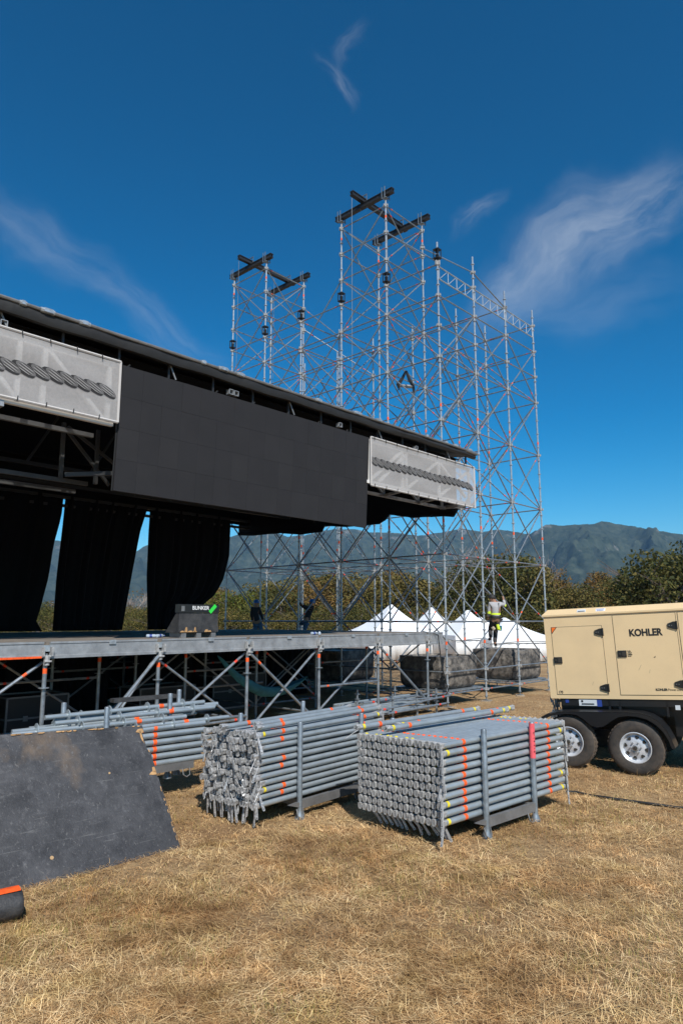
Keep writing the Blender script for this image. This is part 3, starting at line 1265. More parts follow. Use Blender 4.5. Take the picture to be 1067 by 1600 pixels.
PM = post_mesh(1.86)
fkm = MB()
fkm.box((0, 0, .02), (.16, .03, .03))
fkm.box((-.07, -.02, .09), (.025, .07, .14))
fkm.box((.07, -.02, .09), (.025, .07, .14))
fkm.box((0, .02, .14), (.10, .02, .10), 1)
fkm.tube((0, 0, -.12), (0, 0, .02), .045, 8)
fkm.tube((-.055, -.05, -.06), (.055, -.05, -.06), .016, 6)
FK = fkm.mesh('beam_fork', ['cast', 'galv_bright'])
for v in rows_v:
    for u in posts_u:
        p = link('post', PM, stage, L(u, v - (.06 if v == 0 else 0), 0))
        if v == 0:
            link('beam_fork', FK, p, (0, -.04, 1.80))


def dpipe(name, a, b, r=.0245, me=None):
    me = me or (PIPE_RED if random.random() < .35 else PIPE_PLAIN)
    return pipe(name, L(*a), L(*b), r, stage, me)


P = posts_u[3:]
v0 = -.06
dpipe('brace', (P[0], v0 + .1, 1.72), (P[0] - 2.0, v0 + .1, .36), .025, PIPE_OR1)
dpipe('brace', (P[1] - .06, v0 - .08, 1.74), (P[0] + .55, v0 - .12, .22), .031, PIPE_PLAIN)
dpipe('brace', (P[1], v0 + .1, 1.72), (P[0] + .9, v0 + .12, .2), .024, PIPE_PLAIN)
dpipe('brace', (P[2], v0 + .08, 1.72), (P[1], v0 + .08, .34), .026)
dpipe('brace', (P[1], v0 + .14, 1.72), (P[2], v0 + .14, .34), .024)
dpipe('brace', (P[2], v0 - .05, 1.74), (P[3] - .1, v0 - .08, .18), .030, PIPE_OR1)
dpipe('brace', (P[3], v0 + .08, 1.72), (P[2] + .3, v0 + .08, .34), .026)
dpipe('brace', (P[3], v0 + 2.0, 1.72), (P[4], v0 + 2.0, .34), .024)
dpipe('brace', (P[4], v0 + .08, 1.72), (P[3], v0 + .08, .34), .025)
dpipe('brace', (P[4], v0 - .05, 1.74), (P[5] - .06, v0 - .07, .24), .030, PIPE_OR1)
for k in (-1, 0, 1, 4):
    dpipe('ledger', (us[3 + k] + .05, v0, .40 + .05), (us[4 + k] - .05, v0, .40 + .05), .026, PIPE_RED)
dpipe('ledger', (P[3] - 2, v0 + 1.9, .9), (P[3], v0 + 1.9, .9), .022, PIPE_PLAIN)
dpipe('ledger', (P[3], v0, .92), (P[4], v0, .92), .024, PIPE_OR1)
dpipe('ledger', (P[5], v0, .40), (-.05, v0 + .0, .40), .025, PIPE_RED)
dpipe('ledger', (P[1] + .9, v0 - .55, .62), (P[2], v0, .50), .030, PIPE_PLAIN)
dpipe('ledger', (P[2], v0, .42), (P[2], 2.07, .42), .024)
dpipe('ledger', (P[0], v0, .45), (P[0], 2.07, .45), .028)
dpipe('ledger', (P[0], v0, .45), (P[0] - .2, -1.0, .52), .030, PIPE_OR1)
for r_, v in enumerate(rows_v[1:]):
    for k in range(len(posts_u) - 1):
        for z in (.36, 1.25):
            if random.random() < .5:
                dpipe('ledger', (posts_u[k], v, z), (posts_u[k + 1], v, z), .023, PIPE_RED)
        if r_ in (0, 1, 3):
            if random.random() < .4:
                dpipe('brace', (posts_u[k], v + .05, 1.72), (posts_u[k + 1], v + .05, .36), .022)
            if random.random() < .4:
                dpipe('brace', (posts_u[k + 1], v + .09, 1.72), (posts_u[k], v + .09, .36), .022)
for u in posts_u[1:]:
    for k in range(4):
        if random.random() < .6:
            dpipe('ledger', (u, rows_v[k] + .05, .36), (u, rows_v[k + 1] - .05, .36), .022)

# added black cloths that keep the space under the deck dark
for (u0, u1, v, lab) in ((-16.8, -10.9, 8.33, 'added black darkening cloth hanging under the back of the deck, left part'), (-10.2, -6.6, 8.33, 'added black darkening cloth hanging under the back of the deck between two bright gaps'),
                         (-5.9, -.4, 8.33, 'added black darkening cloth hanging under the back of the deck near the tower'), (-3.6, -.3, 5.2, 'added black darkening cloth under the deck in front of the dark ballast blocks'),
                         (-16.5, -10.7, 4.5, 'added black darkening cloth hanging midway under the left part of the deck'), (-10.0, -7.6, 4.5, 'added black darkening cloth hanging midway under the deck behind the metal edged case'), (-6.9, -3.9, 4.6, 'added black darkening cloth hanging midway under the deck behind the hammock')):
    mb = MB()
    K = 60
    vs = []
    for q in range(K + 1):
        u = u0 + (u1 - u0) * q / K
        for z, a in ((1.95, .3), (1.0, .8), (.04, 1)):
            vs.append((u - u0, .05 * math.sin(q * 1.3) * a + .03 * math.sin(q * .7 + 1) * a, z))
    mb.add(vs, [(q * 3 + r, q * 3 + r + 1, q * 3 + r + 4, q * 3 + r + 3) for q in range(K) for r in range(2)])
    o = obj('darkening_cloth', mb, 'cloth', None, True, site(u0, v), (0, 0, ROT))
    o.modifiers.new('thick', 'SOLIDIFY').thickness = .01
    tag(o, lab, 'cloth', 'added darkening cloths under the deck')

# ------------------------------------------------------------------ stage roof
roof = thing('stage_roof', 'long black stage roof over the deck with rolled eave and dark trusses', 'stage roof', site(-6, 0), ROT)
UL, UR = -17.5, -.28
FV = -1.0
# skin: eave valance, top sheet rising to the back, added darkening sheet below
mb = MB()
prof = [(-1.10, 6.79), (-1.13, 6.88), (-1.10, 6.99), (-.95, 7.04), (4.0, 7.74), (9.4, 7.09), (9.4, 6.99), (4.0, 7.62), (-.9, 6.93), (-1.02, 6.79)]
NS = 60
rr = []
for k in range(NS + 1):
    u = UL + (0.02 - UL) * k / NS
    f = min(1, max(0, (u + 6) / 6))
    rr.append([Vector((u + 6, y + .012 * math.sin(k * 1.7), z + (0.008 * math.sin(k * .9)) + (.05 * f if z < 6.8 else 0) - .035 * f)) for (y, z) in prof])
mb.rings(rr, 0, True)
sk = obj('roof_skin', mb, 'skin_black', roof, True)
# couplers gleaming on the eave tube
et = MB()
et.tube((UL + 6, -1.12, 6.995), (6.02, -1.12, 6.96), .03, 8)
obj('eave_tube', et, 'alu_dark', roof, True)
for u in (-12.35, -12.0, -11.93, -11.4, -9.15, -8.72, -8.65, -8.3, -6.2, -5.0, -4.92, -4.2, -2.3, -1.45, -1.0, -.3):
    cm_ = MB()
    w = .05 if int(u * 100) % 2 else .09
    cm_.tube((u + 6 - w, -1.12, 6.985), (u + 6 + w, -1.12, 6.985), .042, 8)
    cm_.box((u + 6, -1.15, 6.99), (w, .03, .06))
    obj('tube_coupler', cm_, 'galv_bright', roof, True)
ec = MB()
ec.tube((5.5, -1.11, 6.95), (6.05, -1.11, 6.94), .05, 10)
obj('eave_end_tube', ec, 'alu_dark', roof, True)
# blacker sheet added below the skin to deepen the shade of the underside
ln = MB()
ln.add([(UL + 6, -.75, 6.80), (UR + 6, -.75, 6.80), (UR + 6, 4, 7.5), (UL + 6, 4, 7.5), (UR + 6, 9.3, 6.9), (UL + 6, 9.3, 6.9)], [(0, 1, 2, 3), (3, 2, 4, 5)])
lo_ = obj('roof_shade_sheet', ln, 'cloth', roof)
lo_.modifiers.new('thick', 'SOLIDIFY').thickness = .02


def hang(name, pts_top, pts_bot, m='cloth', parent=None, fold=.04, K=4, thick=.012):
    """cloth between a top line and a bottom line of equal length"""
    mb = MB()
    n = len(pts_top)
    vs = []
    for i in range(n):
        for k in range(K + 1):
            t = k / K
            p = Vector(pts_top[i]).lerp(Vector(pts_bot[i]), t)
            vs.append(p)
    mb.add(vs, [(i * (K + 1) + k, i * (K + 1) + k + 1, (i + 1) * (K + 1) + k + 1, (i + 1) * (K + 1) + k) for i in range(n - 1) for k in range(K)])
    o = obj(name, mb, m, parent, True)
    md = o.modifiers.new('thick', 'SOLIDIFY')
    md.thickness = thick
    return o


def vline(pxs, u):
    return [on_u(x, y, u) for x, y in pxs]


# side valance along the right edge of the roof, with its bunched lower hem
hem = vline([(713, 797), (706, 806), (690, 807), (672, 808), (660, 806), (645, 809), (620, 806), (606, 803), (600, 813), (592, 819), (574, 820), (540, 822), (506, 822), (501, 831), (470, 834), (436, 833), (428, 834), (395, 836), (372, 836)], -.36)
top_ = [Vector((UR + 6 - .05, v, 6.80 + (.7 * (v + .75) / 4.75 if v < 4 else .7 - .6 * (v - 4) / 5.3) - .02)) for v, z in hem]
bot_ = [Vector((UR + 6 - .05 + .03 * math.sin(k * 2.1), v, z)) for k, (v, z) in enumerate(hem)]
hang('side_valance', top_, bot_, 'cloth', roof, K=6)
rl = MB()
rl.path([b + Vector((0, 0, .04)) for b in bot_], [.05 + .025 * math.sin(k * 1.9) for k in range(len(bot_))], 8)
obj('rolled_hem', rl, 'cloth', roof, True)
# back valance above the curtains
hang('back_valance', [(UL + 6, 8.35, 6.98), (UR + 6, 8.35, 6.98)], [(UL + 6, 8.35, 6.02), (UR + 6, 8.35, 5.75)], 'cloth', roof)
# unseen drape added at the far left to keep light out of the stage
hang('unseen_drape', [(UL + 6 + .1, -.6, 6.8), (UL + 6 + .1, 8.3, 6.9)], [(UL + 6 + .1, -.6, 2.05), (UL + 6 + .1, 8.3, 2.05)], 'cloth', roof)


def rp(name, a, b, r, m='alu_dark', n=6):
    mb = MB()
    mb.tube(L(*a), L(*b), r, n)
    return obj(name, mb, m, roof, True)


def rsq(name, a, b, w, m='alu_dark'):
    a, b = L(*a), L(*b)
    d = b - a
    mb = MB()
    mb.box((0, 0, d.length / 2), (w, w, d.length))
    return obj(name, mb, m, roof, False, a, d.to_track_quat('Z', 'Y'))


# front box truss that carries screen and banners: outer chords pale aluminium behind the two banners
for (a, b) in ((UL, -10.75), (-4.45, -.08)):
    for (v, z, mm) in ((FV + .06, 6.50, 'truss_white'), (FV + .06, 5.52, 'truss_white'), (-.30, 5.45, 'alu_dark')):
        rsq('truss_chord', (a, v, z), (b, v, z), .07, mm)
rsq('truss_chord', (UL, -.3, 6.62), (-.3, -.3, 6.62), .06)
for u in (-14.6, -13.1, -12.28, -11.9, -10.85):
    rsq('truss_upright', (u, FV + .06, 5.53), (u, FV + .06, 6.48), .07, 'truss_white')
for u in (-4.35, -3.1, -2.95, -1.55, -.12):
    rsq('truss_upright', (u, FV + .06, 5.53), (u, FV + .06, 6.48), .06, 'truss_white')
for (ua, ub, za, zb) in ((-13.0, -12.3, 6.4, 5.6), (-11.85, -10.9, 6.46, 5.56), (-4.3, -3.12, 5.58, 6.46), (-2.9, -1.6, 5.58, 6.46), (-2.9, -4.0, 6.45, 5.58), (-1.5, -.2, 5.58, 6.40), (-1.5, -.3, 6.44, 5.7)):
    rsq('truss_brace', (ua, FV + .06, za), (ub, FV + .06, zb), .06, 'truss_white')
for u in (-3.05, -1.6, -.5):
    rsq('truss_brace', (u, FV + .06, 5.50), (u, -.3, 5.45), .06, 'alu_dark')
    rsq('truss_brace', (u, -.30, 5.47), (u + .0, -.3, 6.6), .055, 'alu_dark')
for (ua, ub) in ((-4.2, -3.05), (-3.05, -1.6)):
    rsq('truss_brace', (ua, -.3, 6.4), (ub, -.3, 5.48), .05, 'alu_dark')
rsq('truss_brace', (-.15, FV + .15, 5.46), (-.6, -.3, 5.43), .07, 'alu_dark')
rsq('truss_brace', (-12.5, FV + .0, 5.46), (-12.5, .4, 5.46), .09, 'alu')
# inner trusses below the left banner, roof shade put into their colour
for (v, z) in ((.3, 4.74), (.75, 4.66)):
    rsq('truss_chord', (UL, v, z), (-10.5, v, z), .07, 'truss_shaded')
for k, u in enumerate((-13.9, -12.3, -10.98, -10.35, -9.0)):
    rsq('truss_upright', (u, .3, 4.76), (u, .3, 5.75), .06, 'truss_shaded')
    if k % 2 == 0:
        rsq('truss_brace', (u, .32, 5.7), (u + .9, .32, 4.78), .05, 'truss_shaded')
rsq('truss_brace', (-11.0, .1, 4.80), (-9.6, -.5, 4.98), .07, 'truss_shaded')
rsq('truss_brace', (-10.9, .32, 5.7), (-9.3, .32, 4.8), .05, 'truss_shaded')
for v, z in ((3.2, 5.6), (6.0, 5.8), (8.0, 5.86), (8.05, 5.62)):
    rsq('truss_chord', (UL, v, z), (-.5, v, z), .08, 'black')
for k in range(12):
    u = -16 + k * 1.4
    rsq('truss_brace', (u, 3.2, 5.62), (u + .7, 3.2, 6.9), .05, 'black')
for k in range(14):
    u = -12.6 + k * .95
    rsq('hanger', (u, -.95, 6.55), (u, -.95, 6.86), .035, 'black')
    if k % 3 == 0:
        rsq('hanger', (u + .12, -1.0, 6.56), (u, -.98, 6.82), .025, 'alu_dark')
for u in (-12.55, -8.42, -8.3, -5.4, -2.6):
    sqm = MB()
    for (dx, dz, sx, sz) in ((-.045, 0, .010, .10), (.045, 0, .010, .10), (0, .045, .10, .010), (0, -.045, .10, .010)):
        sqm.box((u + 6 + dx, -.98, 6.64 + dz), (sx, .10, sz))
    obj('box_tube_end', sqm, 'alu', roof)

# ------------------------------------------------------------------ LED screen
scr = thing('led_screen', 'big dark LED screen wall hanging from the roof edge between two printed banners', 'led screen', site(-7.5, FV - .02), ROT)
cols, rows_ = 16, 4
u0s, u1s, z0s, z1s = -10.65, -4.42, 4.45, 6.545
pw, ph = (u1s - u0s) / cols, (z1s - z0s) / rows_
pm = MB()
g_ = .0018
pm.box((pw / 2, .04, ph / 2), (pw - g_, .07, ph - g_))
PMS = [pm.mesh('led_panel', [k]) for k in ('led', 'led2', 'led3')]
tilt = .11 / (z1s - z0s)
for c in range(cols):
    for r_ in range(rows_):
        z = z0s + r_ * ph
        k = random.choices((0, 1, 2), (6, 3, 2))[0]
        link('led_panel', PMS[k], scr, (u0s + c * pw + 7.5, (z1s - z) * tilt + random.uniform(-.0015, .0015), z), (math.atan(tilt), 0, 0))
bk = MB()
bk.box(((u0s + u1s) / 2 + 7.5, .22, (z0s + z1s) / 2), (u1s - u0s - .1, .06, z1s - z0s - .1))
obj('screen_frame', bk, 'black', scr)
for k in range(15):
    ed = MB()
    if k == 0:
        ed.tube((u0s + 7.5 - .012, .03, z1s), (u0s + 7.5 - .012, .15, z0s), .012, 6)
    elif k < 8:
        ed.tube((u0s + 6.7 + k * .9, .05, z1s), (u0s + 6.76 + k * .9, .07, z1s + .06), .014, 5)
    else:
        ed.tube((u0s + 2.3 + k * .7, .16, z0s + .02), (u0s + 2.33 + k * .7, .18, z0s - .04), .008, 5)
    obj('edge_cable', ed, 'cable', scr)


# ------------------------------------------------------------------ banners
def banner(label, ua, ub, za, zb, seed, ropez):
    o = thing('rope_banner', label, 'banner', site(ua, FV), ROT)
    W_ = ub - ua

    def dv(x, z):
        e = min(1, min(x, W_ - x) / .25) * min(1, min(z - za, zb - z) / .2)
        return -.03 + .018 * e * noise.fractal(Vector((x * 1.1 + seed, z * 2.3, seed)), 1, 2, 3) + .014 * e * math.sin((x * .9 + z * 2.0) * 3.1 + seed)
    nx_, nz_ = int(W_ / .07), 16
    mb = MB()
    vs = []
    for i in range(nx_ + 1):
        for k in range(nz_ + 1):
            x, z = W_ * i / nx_, za + (zb - za) * k / nz_
            vs.append((x, dv(x, z), z))
    mb.add(vs, [(i * (nz_ + 1) + k, (i + 1) * (nz_ + 1) + k, (i + 1) * (nz_ + 1) + k + 1, i * (nz_ + 1) + k + 1) for i in range(nx_) for k in range(nz_)])
    obj('banner_sheet', mb, 'banner', o, True)
    # hems
    hm = MB()
    for z in (za, zb):
        hm.path([(x, dv(x, z), z) for x in np.linspace(0, W_, 40)], .022, 6)
    for x in (0, W_):
        hm.path([(x, dv(x, z), z) for z in np.linspace(za, zb, 8)], .02, 6)
    obj('hem', hm, 'hem', o, True)
    ty = MB()
    k = 0
    while k * .42 + .1 < W_:
        x = k * .42 + .1
        ty.tube((x, -.055, za - .03), (x + .01, -.055, za + .05), .008, 5)
        ty.tube((x, -.055, zb + .03), (x + .01, -.055, zb - .05), .008, 5)
        k += 1
    obj('tie', ty, 'cable', o)
    # printed rope: dark lens, grey lens, hatch lines, each layer a few mm proud of the sheet
    rm = MB()
    n = int(W_ / .215)

    def lens(cx, cz, a, b, rot, off, mi, N=14):
        c, s = math.cos(rot), math.sin(rot)
        pts = []
        for q in range(N):
            t = 2 * math.pi * q / N
            x, z = a * math.cos(t), b * math.sin(t) * (1.0 if math.sin(t) > 0 else .8)
            X, Z = cx + x * c - z * s, cz + x * s + z * c
            X = min(max(X, .01), W_ - .01)
            pts.append((X, dv(X, Z) - off, Z))
        rm.add(pts, [tuple(range(N))], mi)
    for k in range(n + 1):
        cx = .08 + k * .215
        if cx > W_ - .1:
            break
        cz = ropez + .012 * math.sin(k * .8 + seed)
        o3 = (k % 3) * .0012
        lens(cx - .015, cz - .004, .190, .086, R(-26), .004 + o3, 1)
        lens(cx + .020, cz + .010, .165, .064, R(-26), .0085 + o3, 0)
        for h_ in range(6):
            f = -.040 + h_ * .016
            lens(cx + .020 + f * .6, cz + .010 + f, .140 - abs(f) * 1.1, .0052, R(-26), .013 + o3, 1 if h_ % 2 else 2, 8)
    obj('rope_print', rm, ['rope', 'rope_dark', 'rope_light'], o)
    return o


banner('grey banner with printed rope at the roof edge left of the LED screen', -16.6, -10.70, 5.55, 6.575, 3.0, 6.03)
banner('pale banner with printed rope at the roof edge beside the tower', -4.38, .05, 5.43, 6.57, 8.0, 6.00)

# ------------------------------------------------------------------ back curtains
CV = 8.0


def curtain(label, left, right, n=22):
    lo, ro = [on_v(x, y, CV) for x, y in left], [on_v(x, y, CV) for x, y in right]
    zs = np.linspace(5.95, 2.07, 15)

    def at(edge, z):
        e = sorted(edge, key=lambda p: p[1])
        return float(np.interp(z, [p[1] for p in e], [p[0] for p in e]))
    base = at(lo, 4)
    mb = MB()
    vs = []
    for z in zs:
        a, b = at(lo, z), at(ro, z)
        for i in range(n * 3 + 1):
            t = i / (n * 3)
            gather = .05 + .05 * (6 - z) / 4
            vs.append((a + (b - a) * t - base, gather * math.sin(i * 2 * math.pi / 6.3) * (.6 + .4 * math.sin(i * .37)), z))
    w = n * 3 + 1
    mb.add(vs, [(k * w + i, k * w + i + 1, (k + 1) * w + i + 1, (k + 1) * w + i) for k in range(len(zs) - 1) for i in range(w - 1)])
    o = obj('stage_curtain', mb, 'cloth', None, True, site(base, CV), (0, 0, ROT))
    o.modifiers.new('thick', 'SOLIDIFY').thickness = .01
    return tag(o, label, 'curtain', 'black curtains at the back of the stage')


curtain('leftmost black back curtain, running out at the left behind the stage', [(-160, 700), (-170, 985)], [(101, 760), (96, 807), (84, 851), (76, 902), (62, 955), (56, 973), (66, 984)])
curtain('middle black back curtain between the two bright slanting gaps', [(104, 760), (98, 818), (88, 902), (82, 983)], [(233, 787), (219, 831), (206, 899), (191, 983)])
curtain('right black back curtain behind the low black ramp case', [(235, 787), (232, 831), (229, 902), (231, 983)], [(360, 825), (358, 870), (349, 905), (337, 929), (319, 944), (300, 960), (296, 985)])

# ------------------------------------------------------------------ things on the deck
def txt(name, body, size, m, parent, loc, rot, bold=0.0, ext=.002, sx=1.0, align='LEFT'):
    c = bpy.data.curves.new(name, 'FONT')
    c.body = body
    c.size = size
    c.extrude = ext
    c.offset = bold
    c.align_x = align
    c.materials.append(M[m])
    tmp = bpy.data.objects.new('tmp', c)
    me = bpy.data.meshes.new_from_object(tmp)
    bpy.data.objects.remove(tmp)
    me.name = name
    me.materials.clear()
    me.materials.append(M[m])
    return link(name, me, parent, loc, rot, (sx, 1, 1))


cu0, cz0 = on_v(279, 987, .35)
cu1, _ = on_v(340, 987, .35)
case = thing('ramp_case', 'low black wooden case with sloping back and green tag on the deck edge', 'case', site(cu0, .35, DZ), ROT)
cw = cu1 - cu0
zt_ = on_v(330, 945, .35)[1] - DZ
mb = MB()
zb_, zl_ = .095, zt_ * .74
mb.add([(0, 0, zb_), (cw, 0, zb_), (cw, .46, zb_), (0, .46, zb_), (0, 0, zl_), (cw, 0, zl_), (cw, .10, zl_), (0, .10, zl_)],
       [(0, 3, 2, 1), (4, 5, 6, 7), (0, 1, 5, 4), (1, 2, 6, 5), (2, 3, 7, 6), (3, 0, 4, 7)])
obj('case_body', mb, 'plyblack', case)
mb = MB()
mb.box((cw / 2, .055, (zl_ + .006 + zt_) / 2), (cw + .02, .14, zt_ - zl_ - .006))
obj('lid', mb, 'chassis', case)
bm_ = MB()
bm_.box((cw / 2, -.008, zb_ + .06), (cw + .01, .014, .10))
bs = obj('base_board', bm_, 'plyblack', case)
wr = MB()
for (x, w, h) in ((.0, .10, .03), (.18, .07, .10), (.30, .12, .03), (.55, .05, .10), (.50, .1, .03), (.98, .10, .05), (1.12, .09, .03)):
    x = x * cw / 1.6
    x += .02
    wr = MB()
    wr.add([(x, -.018, zb_ + .012), (x + w, -.018, zb_ + .012), (x + w * .8, -.018, zb_ + .012 + h), (x + w * .25, -.018, zb_ + .012 + h * .9)], [(0, 1, 2, 3)])
    obj('worn_wood', wr, 'wood', bs)
hd = MB()
hd.box((.07, -.02, (zl_ + zt_) / 2), (.07, .012, .10))
obj('handle', hd, 'alu_dark', case)
for k in range(3):
    f = MB()
    f.box((.12 + k * cw * .38, .2, .045), (.11, .4, .09))
    obj('foot_block', f, 'alu_dark', case)
txt('lettering', 'BUNKER', .105, 'textw', case, (cw * .31, -.0165, (zl_ + zt_) / 2 - .02), (R(90), 0, 0), .0008)
gt = MB()
gt.box((0, 0, 0), (.20, .004, .075), 0, Matrix.Rotation(R(-45), 3, 'Y'))
obj('green_tag', gt, 'green', case, False, (cw * .84, -.018, (zl_ + zt_) / 2))

for (px, py, n, lab, rz) in ((228, 994, 2, 'clear plastic water bottles lying on the deck edge left of the ramp case', .4), (486, 990, 2, 'crumpled clear wrap lying on the deck edge above the middle posts', .9)):
    P_ = on_ground(px, py, DZ + .035)
    for q in range(n):
        b = MB()
        b.lathe([(.012, 0), (.034, .01), (.035, .06), (.031, .09), (.035, .12), (.034, .17), (.014, .21), (.014, .235)], 10, 0, 'x')
        o = obj('water_bottle', b, 'water_b', None, True, P_ + Vector((q * .19, q * .06, 0)), (0, 0, rz + q * .8))
        tag(o, lab if n == 1 else ('clear water bottle lying nearest the ' + ('ramp case' if px < 300 else 'tower') if q else 'clear water bottle lying farther from the ' + ('ramp case' if px < 300 else 'tower') + ' of its pair'), 'bottle', 'bottles on the deck')
        cpb = MB()
        cpb.tube((.235, 0, 0), (.255, 0, 0), .016, 8)
        obj('cap', cpb, 'blue', o)
        lb = MB()
        lb.lathe([(.0358, .065), (.0325, .09), (.0358, .115)], 10, 0, 'x', (0, 0, 0), None, False)
        obj('bottle_label', lb, 'blue', o)


# ------------------------------------------------------------------ under the deck
def frame_box(name, label, u, v, w, d, h, z=0.0, rz=0.0, dark=True):
    o = thing(name, label, 'flight case', site(u, v, z), ROT + rz)
    b = MB()
    b.box((w / 2, d / 2, h / 2), (w - .02, d - .02, h - .02))
    obj('case_panel', b, 'black', o)
    e = MB()
    for x in (0, w):
        for y in (0, d):
            e.box((x, y, h / 2), (.035, .035, h))
        for z_ in (0, h * .55, h):
            e.box((x, d / 2, z_), (.032, d, .032))
    for y in (0, d):
        for z_ in (0, h * .55, h):
            e.box((w / 2, y, z_), (w, .032, .032))
    obj('metal_edging', e, 'alu_dark' if dark else 'alu', o)
    for k in range(2):
        l_ = MB()
        l_.box((w * (.3 + .4 * k), -.02, h * .55), (.09, .012, .10))
        obj('latch', l_, 'alu_dark', o)
    return o


frame_box('flight_case', 'metal edged flight case under the deck behind the pile of ringed tubes', -9.6, .35, 1.05, .7, .42, .30, 0, False)
frame_box('flight_case', 'dark flight case deep under the deck left of the metal edged case', -10.6, 2.8, 1.2, .8, .9)
frame_box('flight_case', 'tall dark flight case far under the left end of the deck', -12.6, 3.0, 1.4, .9, 1.1)
frame_box('flight_case', 'dark flight case deep under the middle of the deck', -7.4, 3.4, 1.5, .9, .8)
frame_box('flight_case', 'long dark flight case in shade under the deck behind the hammock', -4.9, 4.0, 1.8, .9, .9)
# hammock
ha, hb = Vector((-7.05, 1.0, 1.62)), Vector((-3.9, 1.5, .98))
mb = MB()
vs = []
n = 26
for k in range(n + 1):
    t = k / n
    p = ha.lerp(hb, t) - Vector((0, 0, .72 * 4 * t * (1 - t) * (1 - .15 * t)))
    w = .02 + .30 * math.sin(math.pi * t) ** .7
    for q in range(7):
        s = (q / 6 - .5) * 2
        vs.append(p + Vector((.0, w * s * .6, .22 * w / .32 * abs(s) ** 2 + .012 * math.sin(q * 2 + k))))
mb.add([Vector(p) - ha for p in vs], [(k * 7 + q, k * 7 + q + 1, (k + 1) * 7 + q + 1, (k + 1) * 7 + q) for k in range(n) for q in range(6)])
hm_ = obj('hammock', mb, 'teal', None, True, site(ha.x, ha.y, ha.z), (0, 0, ROT))
hm_.modifiers.new('thick', 'SOLIDIFY').thickness = .008
tag(hm_, 'teal cloth hammock slung between the posts under the deck', 'hammock')

# loose planks
pk_c = on_ground(515, 1113)
_rp = random.Random(12)
for k in range(9):
    b = MB()
    b.box((0, 0, 0), (2.1, .16, .03))
    o = obj('loose_plank', b, 'plank', None, False, pk_c + UX * _rp.uniform(-.7, .9) + VX * (k % 5 * .17 - .3) + Vector((0, 0, .03 + .04 * (k // 5) + .012 * (k % 3))), (0, _rp.uniform(-.02, .02), ROT + _rp.uniform(-.16, .16)))
    tag(o, 'tan wooden plank on the ground under the middle of the deck, %s in its heap' % ORD[k], 'plank', 'loose planks under the deck')

# flat pile of steel frames on the ground by the deck end
fp = thing('steel_frame_pile', 'flat pile of galvanised steel frames on the ground by the deck end', 'frame pile', site(-3.2, -.3), ROT)
_rf = random.Random(4)
for k in range(5):
    mb = MB()
    x0, y0, z = _rf.uniform(-.2, .3), k * .28, .16 + .10 * (k % 3)
    mb.box((x0 + 1.1, y0 + .15, z), (2.2, .30, .045))
    for s in (-.13, .13):
        mb.tube((x0, y0 + .15 + s, z + .03), (x0 + 2.2, y0 + .15 + s, z + .03), .02, 6)
    obj('steel_plank', mb, 'galv_tube', fp)
for (x, y) in ((.3, -.1), (1.2, -.15), (2.1, -.1), (.5, 1.2), (1.9, 1.1), (-.3, .5)):
    mb = MB()
    mb.tube((x, y, 0.01), (x, y, .62), .026, 8)
    mb.tube((x, y, .3), (x, y, .312), .07, 8)
    mb.tube((x, y, .5), (x, y, .512), .07, 8)
    obj('spigot', mb, 'galv', fp, True)
for (a, b) in (((-.4, -.12, .28), (2.6, -.2, .42)), ((-.2, .4, .42), (2.5, -.05, .36)), ((.0, -.2, .2), (2.3, -.25, .24))):
    pipe('tube', a, b, .026, fp, PIPE_RED)


# ------------------------------------------------------------------ tube stacks in racks
def u_head(mname):
    """cast wedge head, mouth towards -x"""
    mb = MB()
    out = [(-.029, .026), (-.019, .034), (.019, .034), (.029, .026), (.028, -.018), (.016, -.037), (-.016, -.037), (-.028, -.018)]
    inn = [(-.013, .026), (-.008, .030), (.008, .030), (.013, .026), (.013, -.012), (.008, -.024), (-.008, -.024), (-.013, -.012)]
    n = 8
    vs = [(-.02, y, z) for y, z in out] + [(-.02, y, z) for y, z in inn] + [(.050, y, z) for y, z in inn] + [(.02, y * 1.0, z) for y, z in out] + [(.10, y * .85, z * .8) for y, z in out]
    fs = []
    for i in range(n):
        j = (i + 1) % n
        fs += [(i, j, n + j, n + i), (n + i, n + j, 2 * n + j, 2 * n + i), (j, i, 3 * n + i, 3 * n + j), (3 * n + j, 3 * n + i, 4 * n + i, 4 * n + j)]
    fs.append(tuple(range(2 * n, 3 * n)))
    fs.append(tuple(range(4 * n, 5 * n)))
    mb.add(vs, fs)
    mb.box((-.006, .003, .008), (.030, .008, .070), 0, Matrix.Rotation(R(12), 3, 'X'))
    return mb.mesh('wedge_head', [mname])


HEAD, HEADB = u_head('cast'), u_head('cast_bright')
wd = MB()
wd.prism([(-.011, 0), (.011, 0), (.016, -.19), (.010, -.205), (-.010, -.205), (-.016, -.19)], -.003, .003)
wd.tube((0, -.0045, -.185), (0, .0045, -.185), .006, 8, 1)
WEDGE, WEDGEB = wd.mesh('wedge', ['cast', 'gasket']), wd.mesh('wedge', ['cast_bright', 'gasket'])


def tube_mesh(Lm, r, name, tape, yellow):
    mb = MB()
    n = 12
    zs, ms = [0.06], []

    def seg(a, b, k):
        zs.extend([a, b])
        ms.extend([0, k])
    if yellow:
        seg(.085, .125, 2)
    if tape:
        seg(tape, tape + .05, 1)
        seg(Lm - tape - .05, Lm - tape, 1)
    if yellow:
        seg(Lm - .13, Lm - .09, 2)
    zs.append(Lm - .06)
    ms.append(0)
    rr = []
    for k, z in enumerate(zs):
        rr.append([Vector((z, r * math.cos(2 * math.pi * i / n), r * math.sin(2 * math.pi * i / n))) for i in range(n)])
    mb.rings(rr, 0, True, False, ms)
    return mb.mesh(name, ['galv_tube', 'orange', 'yellow'], True)


